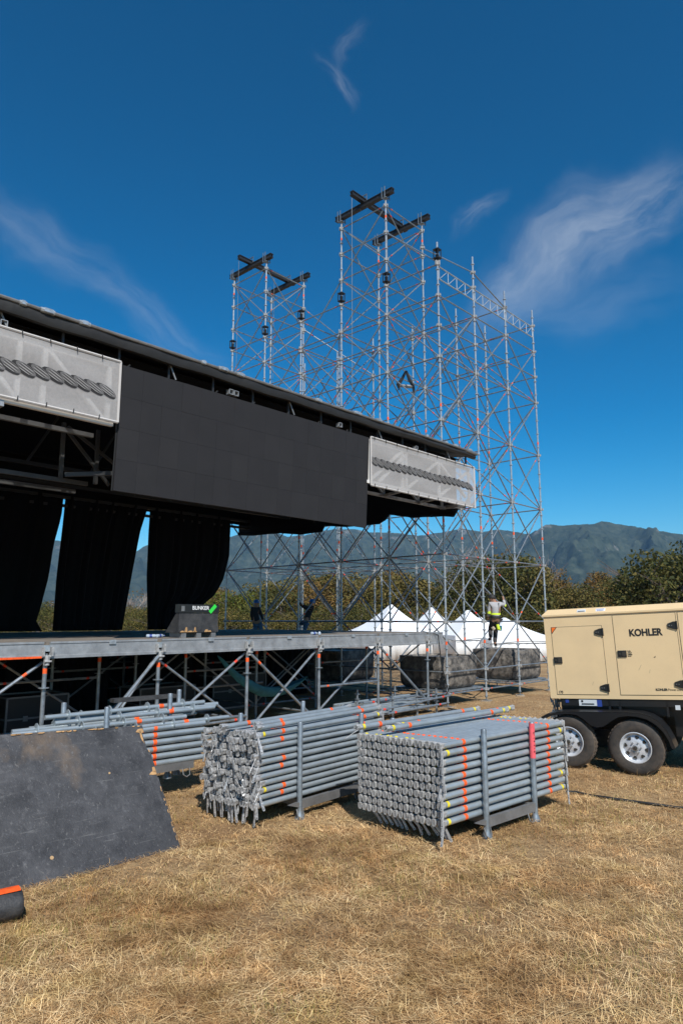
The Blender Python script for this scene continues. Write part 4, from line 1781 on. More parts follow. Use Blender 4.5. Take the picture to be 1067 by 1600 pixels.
def place_tube(me, Lm, O, a, b, pa, pb, z, rotz, label, group, head, both=True, hang_w=None, spin=0.0, dz=0.0):
    wx = .11 if (hang_w and hang_w[0] == 0) else .01
    o = link('scaffold_tube', me, None, O + a * pa + b * pb + Vector((0, 0, z)), (0, dz, rotz))
    tag(o, label, 'scaffold tube', group)
    link('wedge_head', head, o, (0, 0, 0), (spin, 0, 0))
    if both:
        link('wedge_head', head, o, (Lm, 0, 0), (0, 0, math.pi))
    if hang_w:
        link('wedge', WEDGEB if head is HEADB else WEDGE, o, (wx, -.02, -.02), hang_w)
        if both and hang_w[0] != 0:
            link('wedge', WEDGE, o, (Lm - .01, -.03, -.01), (R(-10), R(8), 0))
    return o


def rack(label, O, a, b, rotz, La, Lb, h, posts, pink=None):
    o = thing('stacking_rack', label, 'rack', O, rotz, 'stacking racks under the tube stacks')
    for (x, y, hh) in posts:
        mb = MB()
        mb.lathe([(.062, 0), (.06, .02), (.036, .07), (.033, .10), (.033, hh - .012), (.028, hh)], 14)
        me = mb.mesh('post', ['galv'], True)
        p = link('post', me, o, (x, y, 0))
        if pink == (x, y):
            t = MB()
            t.tube((0, 0, hh - .42), (0, 0, hh - .01), .0345, 14, 0, False)
            tg = obj('pink_tag', t, 'pink', p, True)
            for k, zz in enumerate((.34, .30, .265, .22, .18, .145, .12)):
                s = MB()
                s.box((-.012 + .005 * (k % 2), -.0352, hh - zz), (.016, .0015, .007 if k % 3 else .016), 0, Matrix.Rotation(R(20 * (k % 3) - 20), 3, 'Y'))
                obj('scrawl', s, 'text', p)
    for y in (0, Lb):
        r_ = MB()
        r_.box((La / 2, y, .165), (La - .05, .05, .10))
        r_.add([(-.20, y - .02, .19), (0, y - .02, .20), (0, y - .02, .13), (-.20, y + .02, .19), (0, y + .02, .20), (0, y + .02, .13)], [(0, 1, 2), (3, 5, 4), (0, 3, 4, 1), (0, 2, 5, 3)])
        obj('rail', r_, 'alu_dark', o)
    for x in (.06, La - .06):
        r_ = MB()
        r_.box((x, Lb / 2, .168), (.06, Lb - .06, .08))
        obj('cross_rail', r_, 'alu_dark', o)
    for x in (.02, La - .10):
        l_ = MB()
        l_.path([(x, -.03, .13), (x + .005, -.05, .04), (x - .05, -.055, .015), (x - .10, -.05, .05), (x - .10, -.03, .13)], .009, 6)
        obj('lifting_loop', l_, 'alu_dark', o, True)
    return o


def frame_of(az):
    a = Vector((math.sin(R(az)), math.cos(R(az)), 0))
    return a, Vector((-a.y, a.x, 0)), math.atan2(a.y, a.x)


# right hand tidy stack
O1 = Vector((1.61, 8.01, 0))
a1, b1, rz1 = frame_of(47.88)
rack('galvanised rack with one pink tagged post under the tidy right stack', O1, a1, b1, rz1, .974, 1.42, 1.16, ((0, 0, 1.165), (.974, 0, 1.145), (0, 1.42, 1.14), (.974, 1.42, 1.12)), (.974, 0))
TL1 = 2.50
T_TAPE = tube_mesh(TL1, .0335, 'taped_tube', .37, True)
T_TAPE0 = tube_mesh(TL1, .0335, 'taped_tube', .37, False)
rs1 = random.Random(8)
for c in range(16):
    for r_ in range(10):
        pb = .075 + c * .0815
        z = .262 + r_ * .0875 - c * .003
        face = c == 0
        top = r_ == 9
        if face:
            lab = 'orange taped tube on the outer side of the tidy right stack, %s from the top' % ORD[9 - r_]
        elif top:
            lab = 'red taped tube in the top layer of the tidy right stack, %s from the posts' % ORD[c]
        else:
            lab = 'wedge ended tube in tidy right stack, row %s from top, column %s from posts' % (ORD[9 - r_], ORD[c])
        hw = None
        if face:
            hw = (R(-22 + rs1.uniform(-8, 8)), R(-20 + rs1.uniform(-8, 8)), R(-90))
        elif r_ == 0:
            hw = (0, R(-38 + rs1.uniform(-9, 9)), R(-70 + rs1.uniform(-15, 15)))
        place_tube(T_TAPE if rs1.random() < (.25 if face else .7) else T_TAPE0, TL1, O1, a1, b1, -.69 + rs1.uniform(-.012, .012), pb + rs1.uniform(-.003, .003), z + rs1.uniform(-.003, .003), rz1,
                   lab, 'tubes in the tidy right stack', HEAD, face or c > 13 or top, hw, rs1.uniform(-.07, .07))
for (pb, pa, z) in ((.93, -.62, 1.125), (1.02, -.35, 1.122)):
    place_tube(T_TAPE, TL1, O1, a1, b1, pa, pb, z - .0, rz1 + .02, 'loose taped steel tube lying on top of the tidy right stack, ' + ('nearer the left stack' if pb > 1 else 'nearer the pink tag'), 'loose tubes on the right stack', HEAD, True, None, .6)
place_tube(T_TAPE, TL1, O1, a1, b1, -.72, 1.33, 1.105, rz1 + .03, 'loose yellow ended steel tube at the far top edge of the tidy right stack', 'loose tubes on the right stack', HEAD, True, (R(-60), R(-10), R(-120)), .9)

# left hand rough stack
O2 = Vector((-.51, 8.75, 0))
a2, b2, rz2 = frame_of(40)
rack('galvanised stacking rack under the rough middle stack of tubes with dangling wedges', O2, a2, b2, rz2, 1.22, 1.10, 1.13, ((0, 0, 1.135), (1.22, 0, 1.12), (0, 1.10, 1.15), (1.22, 1.10, 1.2)))
T_PLAIN = tube_mesh(2.45, .031, 'plain_tube', 0, False)
T_T2 = tube_mesh(2.45, .031, 'taped_tube', .40, False)
T_T3 = tube_mesh(2.45, .031, 'taped_tube', .40, True)
rs2 = random.Random(18)
for c in range(12):
    for r_ in range(11):
        face = c == 0
        top = r_ == 10
        me = T_PLAIN
        if face:
            me = {1: T_T3, 2: T_T2, 5: T_T2, 6: T_T2, 9: T_T3, 10: T_T2}.get(10 - r_ + 1 if r_ < 10 else 1, T_PLAIN)
        elif top:
            me = rs2.choice((T_PLAIN, T_T2))
        lab = ('taped tube on the outer side of the rough middle stack, %s from the top' % ORD[10 - r_] if (face and me is not T_PLAIN) else 'plain tube on the outer side of the rough middle stack, %s from the top' % ORD[10 - r_] if face else
               'tube in the top layer of the rough middle stack, %s from the posts' % ORD[c] if top else 'gleaming wedge ended tube in rough middle stack, row %s from top, column %s from posts' % (ORD[10 - r_], ORD[c]))
        hw = None
        if r_ <= 1:
            hw = (R(rs2.uniform(-6, 6)), R(rs2.uniform(-12, 12)), R(-90 + rs2.uniform(-40, 40)))
        elif face or rs2.random() < .14:
            hw = (R(rs2.uniform(-30, 20)), R(rs2.uniform(-50, 30)), R(-90 + rs2.uniform(-50, 50)))
        place_tube(me, 2.45, O2, a2, b2, -.66 + rs2.uniform(-.05, .05), .072 + c * .083 + rs2.uniform(-.012, .012), .262 + r_ * .078 + rs2.uniform(-.008, .008) - c * .002, rz2 + rs2.uniform(-.003, .003),
                   lab, 'tubes in the rough middle stack', HEADB, face or top, hw, rs2.uniform(-.4, .4))
for (pb, z, pa, wh) in ((.12, 1.12, .1, 'nearest its posts'), (.30, 1.125, .25, 'the middle one of three'), (.52, 1.118, -.1, 'farthest from its posts')):
    place_tube(T_T2, 2.45, O2, a2, b2, pa - .72, pb, z, rz2 + .015, 'loose tube lying on top of the rough middle stack, ' + wh, 'tubes in the rough middle stack', HEADB, True, None, .5)

# back stack behind the black board
a3, b3, rz3 = frame_of(48)
E3 = on_ground(323, 1209, .24)
O3 = E3 - a3 * 2.5
T_B = tube_mesh(2.5, .037, 'taped_tube', .80, False)
for c in range(4):
    for r_ in range(6):
        if c and r_ < 5 and c > 1:
            continue
        place_tube(T_B, 2.5, O3, a3, b3, .0, c * .085, .24 + r_ * .092, rz3, ('orange taped tube on the near side of the low back stack, %s from the top' % ORD[5 - r_] if c == 0 else 'tube of the low back stack, row %s from the top, column %s from its front' % (ORD[5 - r_], ORD[c])), 'tubes in the low back stack', HEAD, False, None, 0)
rack('stacking rack with tall posts behind the leaning black board, one post yellowed', O3, a3, b3, rz3, 2.3, .8, 1.1, ((1.95, .12, 1.13), (2.16, .25, 1.16), (.55, .3, 1.10), (.95, -.1, 1.05)))

# ringed standards heaped on the low stack
rt_ = MB()
ringm = MB()
rr, ms = [], []
n = 10


def _ring(rad, x):
    return [Vector((x, rad * math.cos(2 * math.pi * q / n), rad * math.sin(2 * math.pi * q / n))) for q in range(n)]


rr.append(_ring(.030, 0))
for k in range(4):
    x = .28 + k * .55
    rr += [_ring(.030, x), _ring(.075, x + .002), _ring(.075, x + .012), _ring(.030, x + .014)]
    ms += [0, 0, 0, 0]
    if k == 2:
        rr += [_ring(.031, x + .18), _ring(.031, x + .25)]
        ms += [0, 1]
rr.append(_ring(.030, 2.3))
ms.append(0)
ringm.rings(rr, 0, True, False, ms)
RM = ringm.mesh('ringed_tube', ['galv_tube', 'orange'], True)
rs3 = random.Random(22)
for k, (pa, pb, z, dr) in enumerate(((-.15, .02, .87, .0), (-.10, .17, .88, .02), (.15, .33, .87, -.03), (.35, .03, .95, .03), (.40, .2, .96, -.02), (.25, .1, 1.02, .05), (.5, .34, .97, -.04), (.55, -.02, .80, .02))):
    o = link('ringed_tube', RM, None, O3 + a3 * pa + b3 * pb + Vector((0, 0, z - .06)), (rs3.uniform(0, 3), 0, rz3 + dr))
    tag(o, ('galvanised tube with flat rings heaped behind the black board, %s laid of the heap' % ORD[k]), 'scaffold tube', 'ringed tubes heaped behind the board')
lb_ = MB()
lb_.box((0, 0, 0), (.95, .14, .05))
tag(obj('dark_board', lb_, 'plyblack', None, False, O3 + a3 * 1.75 + b3 * .5 + Vector((0, 0, 1.05)), (0, 0, rz3)), 'short dark board lying on the heap of ringed tubes', 'board')

# ------------------------------------------------------------------ leaning black board
PB = Vector((-1.708, 7.692, 0.0))
pe = Vector((.70097, .7132, 0))
pd = Vector((-.7132 * .6145, .70097 * .6145, .7889))
pnn = pe.cross(pd).normalized()
if pnn.y > 0:
    pnn = -pnn
board = thing('plywood_board', 'large worn black plywood board leaning back at the left edge, over the dry grass', 'board', PB)
mb = MB()
NXp, NYp = 30, 24
ridx = {}
vs = []
for s in (0, 1):
    for j in range(NYp + 1):
        for i in range(NXp + 1):
            x = -3.1 + 3.1 * i / NXp
            hgt = 1.47 + (-x) * .055
            y = .0 + hgt * j / NYp
            jx = jy = 0
            if i == NXp:
                jx = -.012 * abs(noise.noise(Vector((0, y * 9, 1)))) - (.03 if 19 <= j <= 22 else 0) - (.035 if j == 14 else 0)
            if j == NYp:
                jy = -.012 * abs(noise.noise(Vector((x * 9, 0, 2))))
            bow = .006 * math.sin(y * 2.0) + .004 * math.sin(x * 1.4)
            vs.append(pe * (x + jx) + pd * (y + jy) + pnn * (bow - s * .018))
W1 = NXp + 1
S1 = W1 * (NYp + 1)
fs = [(j * W1 + i, j * W1 + i + 1, (j + 1) * W1 + i + 1, (j + 1) * W1 + i) for j in range(NYp) for i in range(NXp)]
fm = [0] * len(fs)
fs2 = [tuple(S1 + q for q in reversed(f)) for f in fs]
edge = []
bl = [i for i in range(W1)] + [(j) * W1 + NXp for j in range(1, NYp + 1)] + [NYp * W1 + i for i in range(NXp - 1, -1, -1)] + [j * W1 for j in range(NYp - 1, 0, -1)]
for k in range(len(bl)):
    p, q = bl[k], bl[(k + 1) % len(bl)]
    edge.append((p, q, q + S1, p + S1))
mb.add(vs, fs, 0)
mb.f += fs2
mb.m += [0] * len(fs2)
mb.f += edge
mb.m += [1] * len(edge)


def ply_mat():
    m = bpy.data.materials.new('scuffed_black_board')
    m.use_nodes = True
    nt = m.node_tree
    b = nt.nodes['Principled BSDF']
    g = nt.nodes.new('ShaderNodeTexCoord').outputs['Object']

    def nz(scale, det, st=(1, 1, 1), rough=.65):
        mp = nt.nodes.new('ShaderNodeMapping')
        mp.inputs['Scale'].default_value = st
        nt.links.new(g, mp.inputs[0])
        n = nt.nodes.new('ShaderNodeTexNoise')
        n.inputs['Scale'].default_value = scale
        n.inputs['Detail'].default_value = det
        n.inputs['Roughness'].default_value = rough
        nt.links.new(mp.outputs[0], n.inputs['Vector'])
        return n.outputs['Fac']

    def ramp(f, a, b_, c0, c1):
        r = nt.nodes.new('ShaderNodeValToRGB')
        r.color_ramp.elements[0].position = a
        r.color_ramp.elements[1].position = b_
        r.color_ramp.elements[0].color = (*c0, 1)
        r.color_ramp.elements[1].color = (*c1, 1)
        nt.links.new(f, r.inputs[0])
        return r.outputs[0]

    def mix(f, a, b_):
        x = nt.nodes.new('ShaderNodeMix')
        x.data_type = 'RGBA'
        nt.links.new(f, x.inputs[0])
        nt.links.new(a, x.inputs[6])
        if isinstance(b_, tuple):
            x.inputs[7].default_value = (*b_, 1)
        else:
            nt.links.new(b_, x.inputs[7])
        return x.outputs[2]
    base = ramp(nz(2.6, 12, (1, 1, 1), .75), .36, .66, (.018, .0185, .021), (.062, .062, .066))
    c = mix(ramp(nz(1.5, 7, (1, 1, .6), .6), .52, .66, (0, 0, 0), (.75, .75, .75)), base, (.15, .105, .068))
    c = mix(ramp(nz(8, 12, (1, 1, 1), .8), .54, .70, (0, 0, 0), (.65, .65, .65)), c, (.125, .124, .128))
    c = mix(ramp(nz(26, 6, (1.6, 1.6, .10), .6), .60, .70, (0, 0, 0), (.6, .6, .6)), c, (.15, .145, .14))
    c = mix(ramp(nz(22, 6, (.10, .10, 2.2), .6), .62, .70, (0, 0, 0), (.5, .5, .5)), c, (.13, .128, .125))
    c = mix(ramp(nz(60, 5), .70, .75, (0, 0, 0), (.7, .7, .7)), c, (.22, .17, .12))
    nt.links.new(c, b.inputs['Base Color'])
    b.inputs['Roughness'].default_value = .62
    bp = nt.nodes.new('ShaderNodeBump')
    bp.inputs['Strength'].default_value = .35
    bp.inputs['Distance'].default_value = .01
    nt.links.new(nz(45, 8), bp.inputs['Height'])
    nt.links.new(bp.outputs[0], b.inputs['Normal'])
    return m


M['ply'] = ply_mat()
obj('board_sheet', mb, ['ply', 'wood'], board)
chp = MB()
_re = random.Random(31)
splint = [(-_re.uniform(.02, 2.6), None, _re.uniform(.015, .07), _re.uniform(.008, .02)) for _k in range(34)] + [(-.016, _re.uniform(.05, 1.2), _re.uniform(.006, .014), _re.uniform(.01, .05)) for _k in range(14)]
splint = [(x, (1.455 + (-x) * .055) if y is None else y, w, h) for x, y, w, h in splint]
for (x, y, w, h) in tuple(splint) + ((-.035, 1.33, .05, .11), (-.055, 1.40, .06, .05), (-.03, .86, .09, .035), (-.02, .90, .05, .05), (-.02, 1.24, .035, .05)):
    pts = []
    for q in range(9):
        t = 2 * math.pi * q / 9
        rr_ = .6 + .4 * random.random()
        X = min(x + w * math.cos(t) * rr_, -.045 if 1.16 < y < 1.36 else -.012)
        pts.append(pe * X + pd * min(y + h * math.sin(t) * rr_ * .8, 1.462 - X * .055) + pnn * .0095)
    chp.add(pts, [tuple(range(9))])
obj('splintered_edge', chp, 'wood', board)
plg = MB()
for (x, y, r_) in ((-1.32, .22, .018), (-.55, .95, .012)):
    c = pe * x + pd * y + pnn * (.006 * math.sin(y * 2) + .004 * math.sin(x * 1.4))
    plg.tube(c, c + pnn * .004, r_, 12)
obj('knot_plug', plg, 'plank', board)

# black roll with an orange stripe, bottom left
ax = Vector((-.80, -.60, 0))
re = on_ground(31, 1436) + Vector((0, 0, .125))
side_ = Vector((-ax.y, ax.x, 0))
mb = MB()
rr, N = [], 20
for k, (t, s) in enumerate(((0, .80), (.012, .93), (.04, 1.0), (.3, 1.01), (.6, .99), (.9, 1.0), (1.0, .9))):
    ring = []
    for q in range(N):
        a = 2 * math.pi * q / N
        rad = .118 * s * (1 + .05 * noise.noise(Vector((t * 5, math.cos(a) * 2, math.sin(a) * 2))))
        ring.append(ax * t + side_ * (math.cos(a) * rad * 1.15) + Vector((0, 0, math.sin(a) * rad)))
    rr.append(ring)
mb.rings(rr, 0, True)
roll = obj('cloth_roll', mb, 'plyblack', None, True, re)
tag(roll, 'thick black roll with an orange stripe lying in front of the leaning board', 'roll')
st = MB()
vs = []
for t in (.02, .35, .7, .98):
    for q in (3, 4, 5, 6, 7):
        a = 2 * math.pi * (q + .5) / N
        vs.append(ax * t + side_ * (math.cos(a) * .1265 * 1.15) + Vector((0, 0, math.sin(a) * .1265)))
st.add(vs, [(k * 5 + q, k * 5 + q + 1, (k + 1) * 5 + q + 1, (k + 1) * 5 + q) for k in range(3) for q in range(4)])
obj('orange_stripe', st, 'orange', roll, True)

# cables
mb = MB()
pts = [on_ground(px, py) + Vector((0, 0, .022 + .006 * math.sin(k * 2.2))) for k, (px, py) in enumerate(((884, 1240), (900, 1241), (920, 1245), (945, 1249), (962, 1252), (985, 1254), (1005, 1258), (1030, 1261), (1055, 1264), (1080, 1267), (1120, 1272)))]
mb.path([p - pts[0] for p in pts], .017, 6)
tag(obj('ground_cable', mb, 'cable', None, True, pts[0]), 'thin black cable running over the dry grass below the generator wheels', 'cable')
c0 = site(-.62, -.16, 1.98)
g0 = on_ground(690, 1106)
g1 = on_ground(720, 1112)
mb = MB()
pts = [site(-.95, .1, 2.07), c0, site(-.55, -.2, 1.2), site(-.40, -.3, .5), g0 + Vector((-.1, 0, .03)), g0 + Vector((.1, -.2, .02)), g1 + Vector((.1, -.1, .02))]
cc = on_ground(712, 1114) + Vector((0, 0, .02))
for k in range(26):
    a = k * .75
    pts.append(cc + Vector((math.cos(a) * (.40 - .004 * k) + .12 * math.sin(k), math.sin(a) * .26, .012 * (k // 8))))
pts.append(cc + Vector((.62, .05, .04)))
mb.path([p - c0 for p in pts], .015, 6)
hc = tag(obj('hanging_cable', mb, 'cable', None, True, c0), 'black cable hanging off the deck end into a coil on the grass', 'cable')

# ------------------------------------------------------------------ generator trailer
T_ = Vector((-.84, .543, 0))
GA = Vector((4.68, 11.11, 0))
gr = math.atan2(.0 - T_.y, -T_.x)
gen = thing('generator_trailer', 'tan box generator on a black two axle trailer with silver wheels', 'generator', GA, 0)
gen.rotation_euler = (0, R(-2.8), gr)
X0, X1, Y0, Y1, Z0, Z1 = -1.367, 2.85, .20, 1.95, 1.12, 2.505
mb = MB()
mb.box(((X0 + X1) / 2, (Y0 + Y1) / 2, (Z0 + Z1) / 2), (X1 - X0, Y1 - Y0, Z1 - Z0))
obj('enclosure', mb, 'tan', gen)
mb = MB()
o_ = .022
ring0 = [Vector((x, y, Z1 - .004)) for x, y in ((X0 - o_, Y0 - o_), (X1 + o_, Y0 - o_), (X1 + o_, Y1 + o_), (X0 - o_, Y1 + o_))]
ring1 = [p + Vector((0, 0, .028)) for p in ring0]
ring2 = [Vector((x, y, Z1 + .115)) for x, y in ((X0 + .07, Y0 + .06), (X1 - .07, Y0 + .06), (X1 - .07, Y1 - .06), (X0 + .07, Y1 - .06))]
mb.rings([ring0, ring1, ring2], 0, True)
obj('roof_cap', mb, 'tan', gen)


def door(x0, x1, z0, z1, corner=False):
    g = MB()
    g.box(((x0 + x1) / 2, Y0 - .001, (z0 + z1) / 2), (x1 - x0, .006, z1 - z0))
    d = MB()
    e = .0065
    x0, x1, z0, z1 = x0 + e, x1 - e, z0 + e, z1 - e
    if corner:
        poly = [(x0, z0), (x1, z0), (x1, z1), (x0 + .095, z1), (x0, z1 - .115)]
    else:
        poly = [(x0, z0), (x1, z0), (x1, z1), (x0, z1)]
    d.prism(poly, Y0 - .010, Y0 + .0)
    do = obj('door', d, 'tan', gen)
    obj('door_gap', g, 'gasket', do)
    return do


def handle(x, z, par):
    h = MB()
    h.box((x, Y0 - .018, z), (.135, .018, .105))
    h.box((x + .028, Y0 - .028, z), (.055, .012, .075), 1)
    h.box((x - .035, Y0 - .030, z), (.03, .014, .03), 1)
    obj('handle', h, ['chassis', 'gasket'], par)


def hinge(x, z, par):
    h = MB()
    h.prism([(x - .095, z - .03), (x - .01, z - .06), (x + .03, z - .06), (x + .03, z + .06), (x - .01, z + .06), (x - .095, z + .03)], Y0 - .028, Y0 - .008)
    h.tube((x + .035, Y0 - .025, z - .065), (x + .035, Y0 - .025, z + .065), .014, 8)
    for dx in (-.07, -.035):
        h.tube((x + dx, Y0 - .033, z), (x + dx, Y0 - .028, z), .009, 6, 1)
    obj('hinge', h, ['chassis', 'alu_dark'], par)


d1 = door(-1.252, -.405, 1.185, 2.32, True)
handle(-1.175, 1.758, d1)
hinge(-.43, 2.207, d1)
hinge(-.43, 1.30, d1)
tri = MB()
tri.prism([(-1.240, 2.312), (-1.165, 2.312), (-1.24, 2.222)], Y0 - .012, Y0 - .004)
obj('corner_lamp', tri, 'lamp_o', d1)
d2 = door(-.225, .735, 1.185, 2.475)
handle(-.125, 1.844, d2)
d3 = door(.76, 1.75, 1.185, 2.475)
hinge(.70, 2.27, d2)
hinge(.70, 1.36, d2)
d4 = door(1.80, 2.75, 1.185, 2.475)
# lettering
FR = (R(90), 0, 0)
txt('lettering', 'KOHLER', .152, 'text', d2, (.012, Y0 - .0125, 2.125), FR, .0062, .001, .86)
txt('lettering', 'KOHLER', .050, 'text', d2, (.315, Y0 - .0125, 1.258), FR, .0022, .0006, .9)
txt('lettering', 'Power.com', .050, 'text', d2, (.495, Y0 - .0125, 1.258), FR, 0, .0006, .9)
txt('lettering', '170', .062, 'text', d1, (-1.225, Y0 - .0125, 1.205), FR, .0015, .0006, .85)
for k, s in enumerate(('FUEL', 'ONLY', 'DIESEL', 'BAJO')):
    txt('lettering', s, .026, 'text', d2, (-.045, Y0 - .0125, 1.875 - k * .026), FR, .0006, .0006, 1.0)
for (x, z, l, an) in ((.12, 1.62, .10, -60), (.26, 1.56, .06, -75), (-.64, 1.37, .06, -70)):
    sc_ = MB()
    sc_.box((x, Y0 - .0108, z), (l, .0015, .004), 0, Matrix.Rotation(R(an), 3, 'Y'))
    obj('scratch', sc_, 'concrete', d2 if x > -.3 else d1)
sk_ = MB()
sk_.prism([(.34, 1.775), (.375, 1.80), (.365, 1.772)], Y0 - .012, Y0 - .0095)
obj('chip', sk_, 'text', d2)


# labels on the sloping roof edge
def on_edge(x, z):
    t = (z - (Z1 + .024)) / (.115 - .024)
    return Vector((x, (Y0 - o_) + (o_ + .06) * t - .003, z))


tl = math.atan2(.082, .091)
for (x, w, m_) in ((-.715, .145, 'sticker'), (-.40, .155, 'textw')):
    s = MB()
    s.box((0, 0, 0), (w, .003, .062))
    so_ = obj('label_plate', s, m_, gen, False, on_edge(x, Z1 + .070), (-tl, 0, 0))
    k = MB()
    if m_ == 'sticker':
        k.box((0, -.003, -.012), (w * .8, .003, .02))
        obj('label_print', k, 'alu_dark', so_)
    else:
        for q in range(7):
            for r_ in range(2):
                if q == 6 and r_:
                    continue
                k.box((-.058 + q * .019 + r_ * .006, -.0025, .014 - r_ * .028), (.012, .003, .016))
        obj('label_print', k, 'blue', so_)
# chassis
mb = MB()
mb.box(((X0 + .12 + X1) / 2, 1.05, .98), (X1 - X0 - .12, 1.35, .27))
mb.box(((X0 + .15 + X1) / 2, .28, 1.06), (X1 - X0 - .2, .12, .11))
for x in (-.42, -.26, .45, 1.2):
    mb.box((x, .30, .98), (.03, .16, .25))
for xx in (-1.047, -.027):
    mb.tube((xx, .1, .42), (xx, 1.9, .42), .05, 8)
mb.box((.6, .9, .72), (3.2, .10, .14))
obj('chassis', mb, 'chassis', gen)
ss = MB()
ss.box((-.76, .215, 1.055), (.29, .006, .10))
ss.box((-.575, .215, 1.050), (.075, .006, .11), 1)
ss.box((-.76, .210, 1.035), (.20, .006, .018), 2)
ss.box((-.85, .210, 1.08), (.03, .006, .03), 2)
ss.box((-1.10, .215, 1.075), (.055, .006, .05), 1)
ss.box((.60, .215, 1.0), (.07, .006, .07), 0)
obj('rating_plate', ss, ['sticker', 'blue', 'text'], gen)


def fender():
    top = [(-1.66, .55), (-1.60, .68), (-1.53, .78), (-1.44, .85), (-1.33, .905), (-1.2, .93), (-.9, .945), (-.5, .945), (-.1, .95), (.10, .94), (.24, .90), (.36, .82), (.45, .70), (.51, .56), (.545, .44)]
    bot = [(.50, .43), (.46, .56), (.40, .68), (.31, .78), (.20, .85), (.06, .89), (-.08, .90), (-.22, .88), (-.36, .80), (-.46, .73), (-.56, .71), (-.66, .74), (-.76, .83), (-.87, .895), (-1.0, .91), (-1.15, .90), (-1.29, .87), (-1.40, .815), (-1.49, .74), (-1.55, .65), (-1.60, .55)]
    mb = MB()
    mb.prism(top + bot, -.165, -.158)
    # rolled top surface
    n = len(top)
    vs = [(x, -.168, z + .003) for x, z in top] + [(x, .19, z + .003) for x, z in top] + [(x, -.168, z + .009) for x, z in top] + [(x, .19, z + .009) for x, z in top]
    fs = []
    for i in range(n - 1):
        fs += [(i, i + 1, n + i + 1, n + i), (2 * n + i, 3 * n + i, 3 * n + i + 1, 2 * n + i + 1), (i, 2 * n + i, 2 * n + i + 1, i + 1), (n + i, n + i + 1, 3 * n + i + 1, 3 * n + i)]
    fs += [(0, n, 3 * n, 2 * n), (n - 1, 3 * n - 1, 4 * n - 1, 2 * n - 1)]
    mb.add(vs, fs)
    return mb


obj('fender', fender(), 'chassis', gen)


def wheel(x, z):
    w = MB()
    R_, W2 = .415, .115
    prof = [(.225, -.095), (.245, -.108), (.30, -.118), (.35, -.118), (.385, -.108), (.402, -.092), (.412, -.06), (.415, -.03), (.415, .03), (.412, .06), (.402, .092), (.385, .108), (.30, .118), (.225, .095)]
    ms = [0, 0, 0, 0, 0, 1, 1, 1, 1, 1, 0, 0, 0]
    w.lathe(prof, 48, 0, 'y', (0, 0, 0), ms, False)
    wo = obj('wheel', w, ['rubber', 'tread'], gen, True, (x, -.02, z))
    tb = MB()
    for k in range(40):
        a = 2 * math.pi * k / 40
        for y in (-.055, 0, .055):
            q = Matrix.Rotation(a + (.04 if y else 0), 3, 'Y')
            tb.box(q @ Vector((0, 0, .4165)) + Vector((0, y, 0)), (.034, .042, .006), 0, q)
    obj('tread_block', tb, 'tread', wo)['kind'] = 'stuff'
    r_ = MB()
    r_.lathe([(.232, -.085), (.236, -.104), (.226, -.108), (.214, -.098), (.205, -.060), (.185, -.045), (.165, -.052), (.120, -.066), (.085, -.072), (.062, -.070)], 40, 0, 'y', (0, 0, 0), None, False)
    r_.lathe([(.0, -.072), (.066, -.0715)], 20, 0, 'y', (0, 0, 0), None, False)
    rim = obj('rim', r_, 'rim', wo, True)
    hl = MB()
    hl.prism([(-.030, .172), (.030, .172), (.026, .150), (.009, .128), (-.009, .128), (-.026, .150)], -.068, -.045)
    hm_e = hl.mesh('vent_shade', ['gasket'])  # dark prism set proud, standing in for the shade of an open vent
    for k in range(8):
        link('vent_shade', hm_e, rim, (0, 0, 0), (0, 2 * math.pi * k / 8 + .2, 0))
    hb_ = MB()
    hb_.lathe([(.0, -.155), (.022, -.153), (.028, -.14), (.030, -.11), (.046, -.105), (.048, -.06)], 18, 0, 'y', (0, 0, 0), [1, 1, 1, 0, 0], False)
    for k in range(6):
        a = 2 * math.pi * k / 6
        c = Vector((math.cos(a) * .078, 0, math.sin(a) * .078))
        hb_.tube(c + Vector((0, -.100, 0)), c + Vector((0, -.055, 0)), .013, 6, 0)
    hb_.box((.0, -.085, -.04), (.03, .02, .06), 0)
    obj('hub', hb_, ['alu', 'gasket'], rim, True)


wheel(-1.047, .468)
wheel(-.027, .418)
ft = MB()
ft.box((-.55, 1.0, .76), (1.7, .9, .20))
ft.box((1.3, 1.05, .70), (1.6, 1.2, .34))
ft.box((-.54, .42, .55), (.5, .10, .10))
obj('under_frame', ft, 'chassis', gen)
for x, z in ((-1.047, .468), (-.027, .418)):
    fw = MB()
    fw.lathe([(.2, -.11), (.37, -.118), (.41, -.08), (.415, 0), (.41, .08), (.37, .118), (.2, .11)], 32, 0, 'y')
    fw.box((0, 0, 0), (.36, .05, .36))
    obj('wheel', fw, 'rubber', gen, True, (x, 2.1, z))
chn = MB()
for k in range(9):
    x, y = -1.40 + .03 * (k % 5), .34 + .06 * (k // 3)
    nlk = 11
    for q in range(nlk):
        z = 1.10 - q * .042
        xx = x + .035 * math.sin(q * .6 + k)
        chn.box((xx, y, z), (.026, .010, .046) if q % 2 else (.010, .026, .046))
obj('safety_chain', chn, 'galv', gen)


